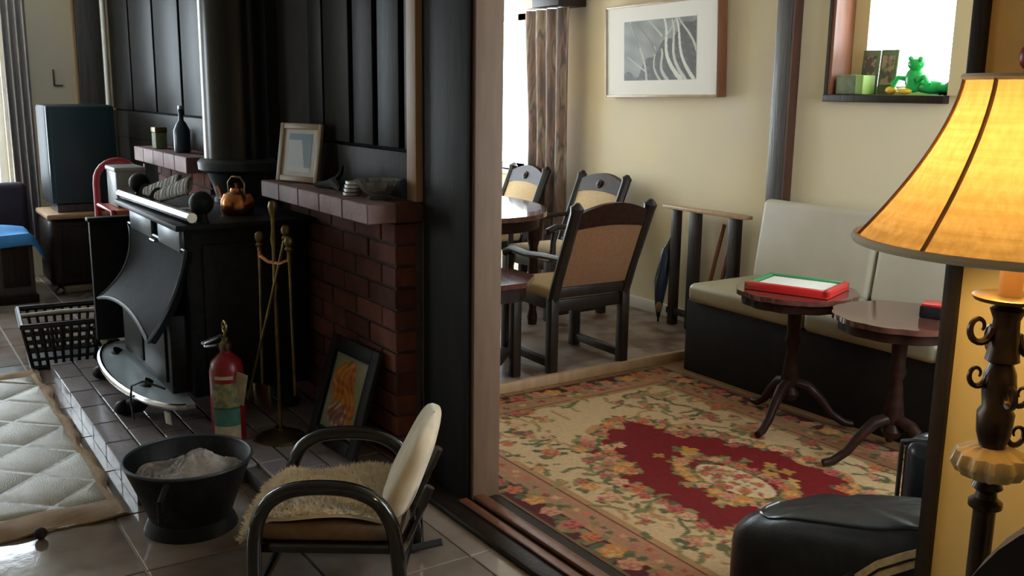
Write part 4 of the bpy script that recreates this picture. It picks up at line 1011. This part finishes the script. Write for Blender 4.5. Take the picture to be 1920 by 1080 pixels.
    a *= (1+G.normal(0, .07, (ny, nx, 1)))*np.array((.90, .73, .57))
    a[d < .012] = (.16, .09, .05)
    return a
rg = thing('rose_rug', 'floral wool rug with red centre and cream rose border', 'rug', (RX0, RY0, 0))
painted('pile', rug_pattern(), RX1-RX0, RY1-RY0, M['rugmat'], rg, (0, 0, .012))
MB().b2((0, 0, .001), (RX1-RX0, RY1-RY0, .0115)).build('edge_binding', M['hideedge'], rg)
# ================================================================== BAGS IN THE DOORWAY
bp = thing('black_backpack', 'black leather backpack with tan strap lying in the doorway', 'bag', (-1.47, 2.13, .0145), 0); bp.scale = (1, 1, .95)
def bag(u, v):
    a = 2*PI*u; th = (v-.5)*PI
    sq = lambda q, e: math.copysign(abs(q)**e, q)
    cz, sz = sq(math.cos(th), .45), sq(math.sin(th), .45)
    x = .37*cz*sq(math.cos(a), .5); y = .185*cz*sq(math.sin(a), .5)
    hh = .45+.17*(x/.37)*.75
    z = (sz*.5+.5)*hh+.006*math.sin(9*a+5*th)*cz
    return (x, y, z)
MB().grid(bag, 56, 30, closed_u=True).build('bag_body', M['leather'], bp)
P = [Vector(p) for p in [(.02, -.188, .05), (.05, -.192, .15), (.09, -.196, .25), (.13, -.196, .33), (.19, -.194, .40), (.26, -.188, .455), (.33, -.165, .50), (.36, -.10, .535)]]
def strap(u, v):
    n = len(P)-1; i = min(n-1, int(u*n)); f = u*n-i; p = P[i].lerp(P[i+1], f); d = (P[i+1]-P[i]).normalized()
    s_ = Vector((d.z, 0, -d.x))*.042*(v-.5)
    return (p.x+s_.x, p.y-.004, p.z+s_.z)
MB().solid(strap, 28, 3, (0, -.006, 0)).build('strap', M['strap'], bp)
strap_o = bpy.data.objects['strap']
MB().solid(lambda u, v: Vector(strap(u, .43+.14*v))+Vector((0, -.007, 0)), 28, 1, (0, -.002, 0)).build('strap_stripe', M['black'], strap_o)
MB().box(P[3]+Vector((0, -.014, 0)), (.06, .012, .03), rot=(0, .75, 0), bev=.003).build('buckle', M['black'], strap_o)
MB().tube([Vector(bag(t, .80))*1.004 for t in [.5+.5*i/24 for i in range(25)]], .005, n=6).build('zip', M['bluegloss'], bp)
cs = thing('blue_black_case', 'upright glossy blue black case behind the backpack', 'case', (-1.54, 2.62, .0125), .15)
MB().box((0, 0, .25), (.26, .14, .48), bev=.06, seg=5).build('shell', M['bluegloss'], cs)
MB().tube([(.133*math.copysign(1, math.cos(t))*min(1, abs(math.cos(t))*2.2), -.04, .25+.235*math.sin(t)) for t in [2*PI*i/40 for i in range(40)]], .007, n=6, closed=True).build('piping', M['ironrim'], cs)
MB().tube([(-.05, 0, .488), (-.05, 0, .52), (.05, 0, .52), (.05, 0, .488)], .009, n=8).build('handle', M['black'], cs)
# ================================================================== FLOOR LAMP
LX, LY = -.729, 1.345
lp = thing('floor_lamp', 'ornate floor lamp with glowing yellow bell shade at right', 'floor lamp', (LX, LY, 0))
M['ironlamp'] = mat('dark_bronze_lamp', (.030,.018,.012), .3, metal=.6, col2=(.06,.035,.02), scale=30)
def shade_mat():
    m = bpy.data.materials.new('yellow_linen_shade'); m.use_nodes = True; nt = m.node_tree; N = nt.nodes; L = nt.links; N.clear()
    o = N.new('ShaderNodeOutputMaterial'); d = N.new('ShaderNodeBsdfDiffuse'); t = N.new('ShaderNodeBsdfTranslucent'); x = N.new('ShaderNodeMixShader')
    tc = N.new('ShaderNodeTexCoord'); n1 = N.new('ShaderNodeTexNoise'); n2 = N.new('ShaderNodeTexNoise')
    mp1 = N.new('ShaderNodeMapping'); mp1.inputs['Scale'].default_value = (3, 3, 130); mp2 = N.new('ShaderNodeMapping'); mp2.inputs['Scale'].default_value = (100, 100, 4)
    L.new(tc.outputs['Object'], mp1.inputs[0]); L.new(tc.outputs['Object'], mp2.inputs[0]); L.new(mp1.outputs[0], n1.inputs[0]); L.new(mp2.outputs[0], n2.inputs[0])
    for q in (n1, n2): q.inputs['Scale'].default_value = 1.2; q.inputs['Detail'].default_value = 3
    ad = N.new('ShaderNodeMath'); ad.operation = 'ADD'; L.new(n1.outputs[0], ad.inputs[0]); L.new(n2.outputs[0], ad.inputs[1])
    cr = N.new('ShaderNodeValToRGB'); cr.color_ramp.elements[0].position = .38; cr.color_ramp.elements[1].position = .62
    hf = N.new('ShaderNodeMath'); hf.operation = 'MULTIPLY'; hf.inputs[1].default_value = .5; L.new(ad.outputs[0], hf.inputs[0])
    cr.color_ramp.elements[0].color = (.58, .45, .25, 1); cr.color_ramp.elements[1].color = (.74, .61, .38, 1)
    L.new(hf.outputs[0], cr.inputs[0]); L.new(cr.outputs[0], t.inputs[0]); L.new(cr.outputs[0], d.inputs[0])
    x.inputs[0].default_value = .55; L.new(d.outputs[0], x.inputs[1]); L.new(t.outputs[0], x.inputs[2]); L.new(x.outputs[0], o.inputs[0])
    return m
M['shade'] = shade_mat()
M['bulb'] = bpy.data.materials.new('warm_bulb'); M['bulb'].use_nodes = True
_p = M['bulb'].node_tree.nodes['Principled BSDF']; _p.inputs['Emission Color'].default_value = (1, .72, .33, 1); _p.inputs['Emission Strength'].default_value = BULB
M['onyx'] = mat('ivory_onyx', (.62,.48,.24), .3, col2=(.72,.60,.36), scale=14); M['onyx'].node_tree.nodes['Principled BSDF'].inputs['Transmission Weight'].default_value = .25
Z0, Z1, R0, R1 = 1.300, 1.530, .214, .088
def srad(t): return R1+(R0-R1)*(1-t)**1.55
prof = [(srad(i/18), Z0+(Z1-Z0)*i/18) for i in range(19)]
MB().lathe(prof+[(r-.0015, z) for r, z in prof[::-1]], n=64, closed=True).build('shade', M['shade'], lp)
M['ribm'] = mat('tan_shade_ribbon', (.34,.18,.07), .8)
for k in range(8):
    a = 2*PI*(k+.5)/8+.36
    MB().tube([((srad(i/14)+.0015)*math.cos(a), (srad(i/14)+.0015)*math.sin(a), Z0+(Z1-Z0)*i/14) for i in range(15)], .0032, n=6).build('shade_rib', M['ribm'], lp)
M['trimm'] = mat('pale_shade_braid', (.70,.60,.46), .8)
MB().tube([((R0+.001)*math.cos(t), (R0+.001)*math.sin(t), Z0) for t in [2*PI*i/64 for i in range(64)]], .0065, n=6, closed=True).build('lower_braid', M['trimm'], lp)
MB().tube([((R1+.001)*math.cos(t), (R1+.001)*math.sin(t), Z1) for t in [2*PI*i/48 for i in range(48)]], .005, n=6, closed=True).build('upper_braid', M['trimm'], lp)
for k in range(3):
    a = 2*PI*k/3; MB().tube([(0, 0, Z1-.02), (R1*math.cos(a), R1*math.sin(a), Z1)], .002, n=5).build('shade_spider', M['brass'], lp)
MB().sph((0, 0, 1.395), (.028, .028, .036), 20, 12).build('bulb', M['bulb'], lp)
MB().lathe([(.016, 1.345), (.018, 1.36), (.012, 1.368), (0, 1.368)], n=16).build('socket', M['brass'], lp)
MB().lathe([(.016, 1.225), (.016, 1.345)], n=18).build('candle_sleeve', M['ribm'], lp)
MB().lathe([(.012, 1.212), (.046, 1.218), (.050, 1.224), (.046, 1.226), (.012, 1.226)], n=32, closed=True).build('drip_plate', M['brass'], lp)
MB().lathe([(.010, 1.215), (.024, 1.205), (.018, 1.19), (.020, 1.15), (.024, 1.13), (.016, 1.125), (.022, 1.11), (.024, 1.09), (.020, 1.06), (.026, 1.05), (.024, 1.02), (.018, 1.0), (.022, .99), (.010, .985)], n=20).build('upper_stem', M['ironlamp'], lp)
def scroll(z, a, s, up=1):
    P = []
    for i in range(22):
        t = i/21*2.2*PI; r = .020*s*(1-.75*i/21)
        P.append((math.cos(a)*(.020+.018*s+r*math.cos(t+PI)), math.sin(a)*(.020+.018*s+r*math.cos(t+PI)), z+up*r*1.3*math.sin(t+PI)-up*.012))
    MB().tube(P, [.0062*s-.004*s*i/21 for i in range(22)], n=6).build('scroll', M['ironlamp'], lp)
sa = math.atan2(_r.y, _r.x)                # scrolls on both sides of the stem
for z, a, s in ((1.19, sa+PI, 1.0), (1.18, sa, 1.35), (1.12, sa+PI, .8), (1.09, sa, .8), (1.03, sa, .8), (1.17, sa+PI/2, 1.0), (1.10, sa-PI/2, .9)): scroll(z, a, s)
MB().lathe([(0, .945), (.022, .947), (.044, .957), (.052, .972), (.046, .988), (.026, .998), (0, 1.0)], n=182, ribs=13, amp=.075).build('ribbed_glass', M['onyx'], lp)
MB().lathe([(.0, .945), (.018, .944), (.022, .935), (.014, .928), (.016, .918), (.024, .912), (.024, .904), (.016, .898), (.0155, .60), (.024, .58), (.016, .56), (.016, .10), (.03, .09), (.03, .06)], n=18).build('pole', M['ironlamp'], lp)
MB().lathe([(.03, .07), (.07, .05), (.12, .035), (.14, .012), (.14, 0), (0, 0)], n=36).build('base', M['ironlamp'], lp)
# chair back peeping in at the lower right corner
dc = thing('dark_chair', 'dark rounded chair back in the lower right corner by lamp', 'chair', (-.40, 1.03, 0), .3)
def cback(u, v):
    x = -.19+.38*u; top = 1.05-.18*abs(2*u-1)**3.2; z = .46+(top-.46)*v
    return (x, .03*math.cos((u-.5)*PI)+.04*v, z)
MB().solid(cback, 20, 10, (0, .04, 0)).build('backrest', M['darkgrey'], dc)
MB().b2((-.20, -.38, .40), (.20, .04, .47), bev=.02).build('seat', M['darkgrey'], dc)
for x in (-.17, .17):
    for y in (-.35, .02): MB().b2((x-.02, y-.02, 0), (x+.02, y+.02, .40), bev=.003).build('leg', M['darkwood'], dc)
# small ornament on the yellow wall
wo = thing('wall_ornament', 'small dark red ornament with straw tassel on yellow wall', 'ornament', (-.958, YD-.002, 1.525))
MB().sph((0, -.018, .05), (.017, .016, .024)).build('bead', M['extred'], wo)
MB().tube([(-.004, -.015, .025), (-.012, -.014, .0), (-.03, -.012, -.012)], [.005, .004, .002], n=6).tube([(.004, -.015, .025), (.0, -.014, -.02)], [.005, .002], n=6).build('tassel', M['label_yellow'], wo)
MB().tube([(0, -.012, .08), (0, -.004, .12)], .002, n=5).build('hook', M['brass'], wo)
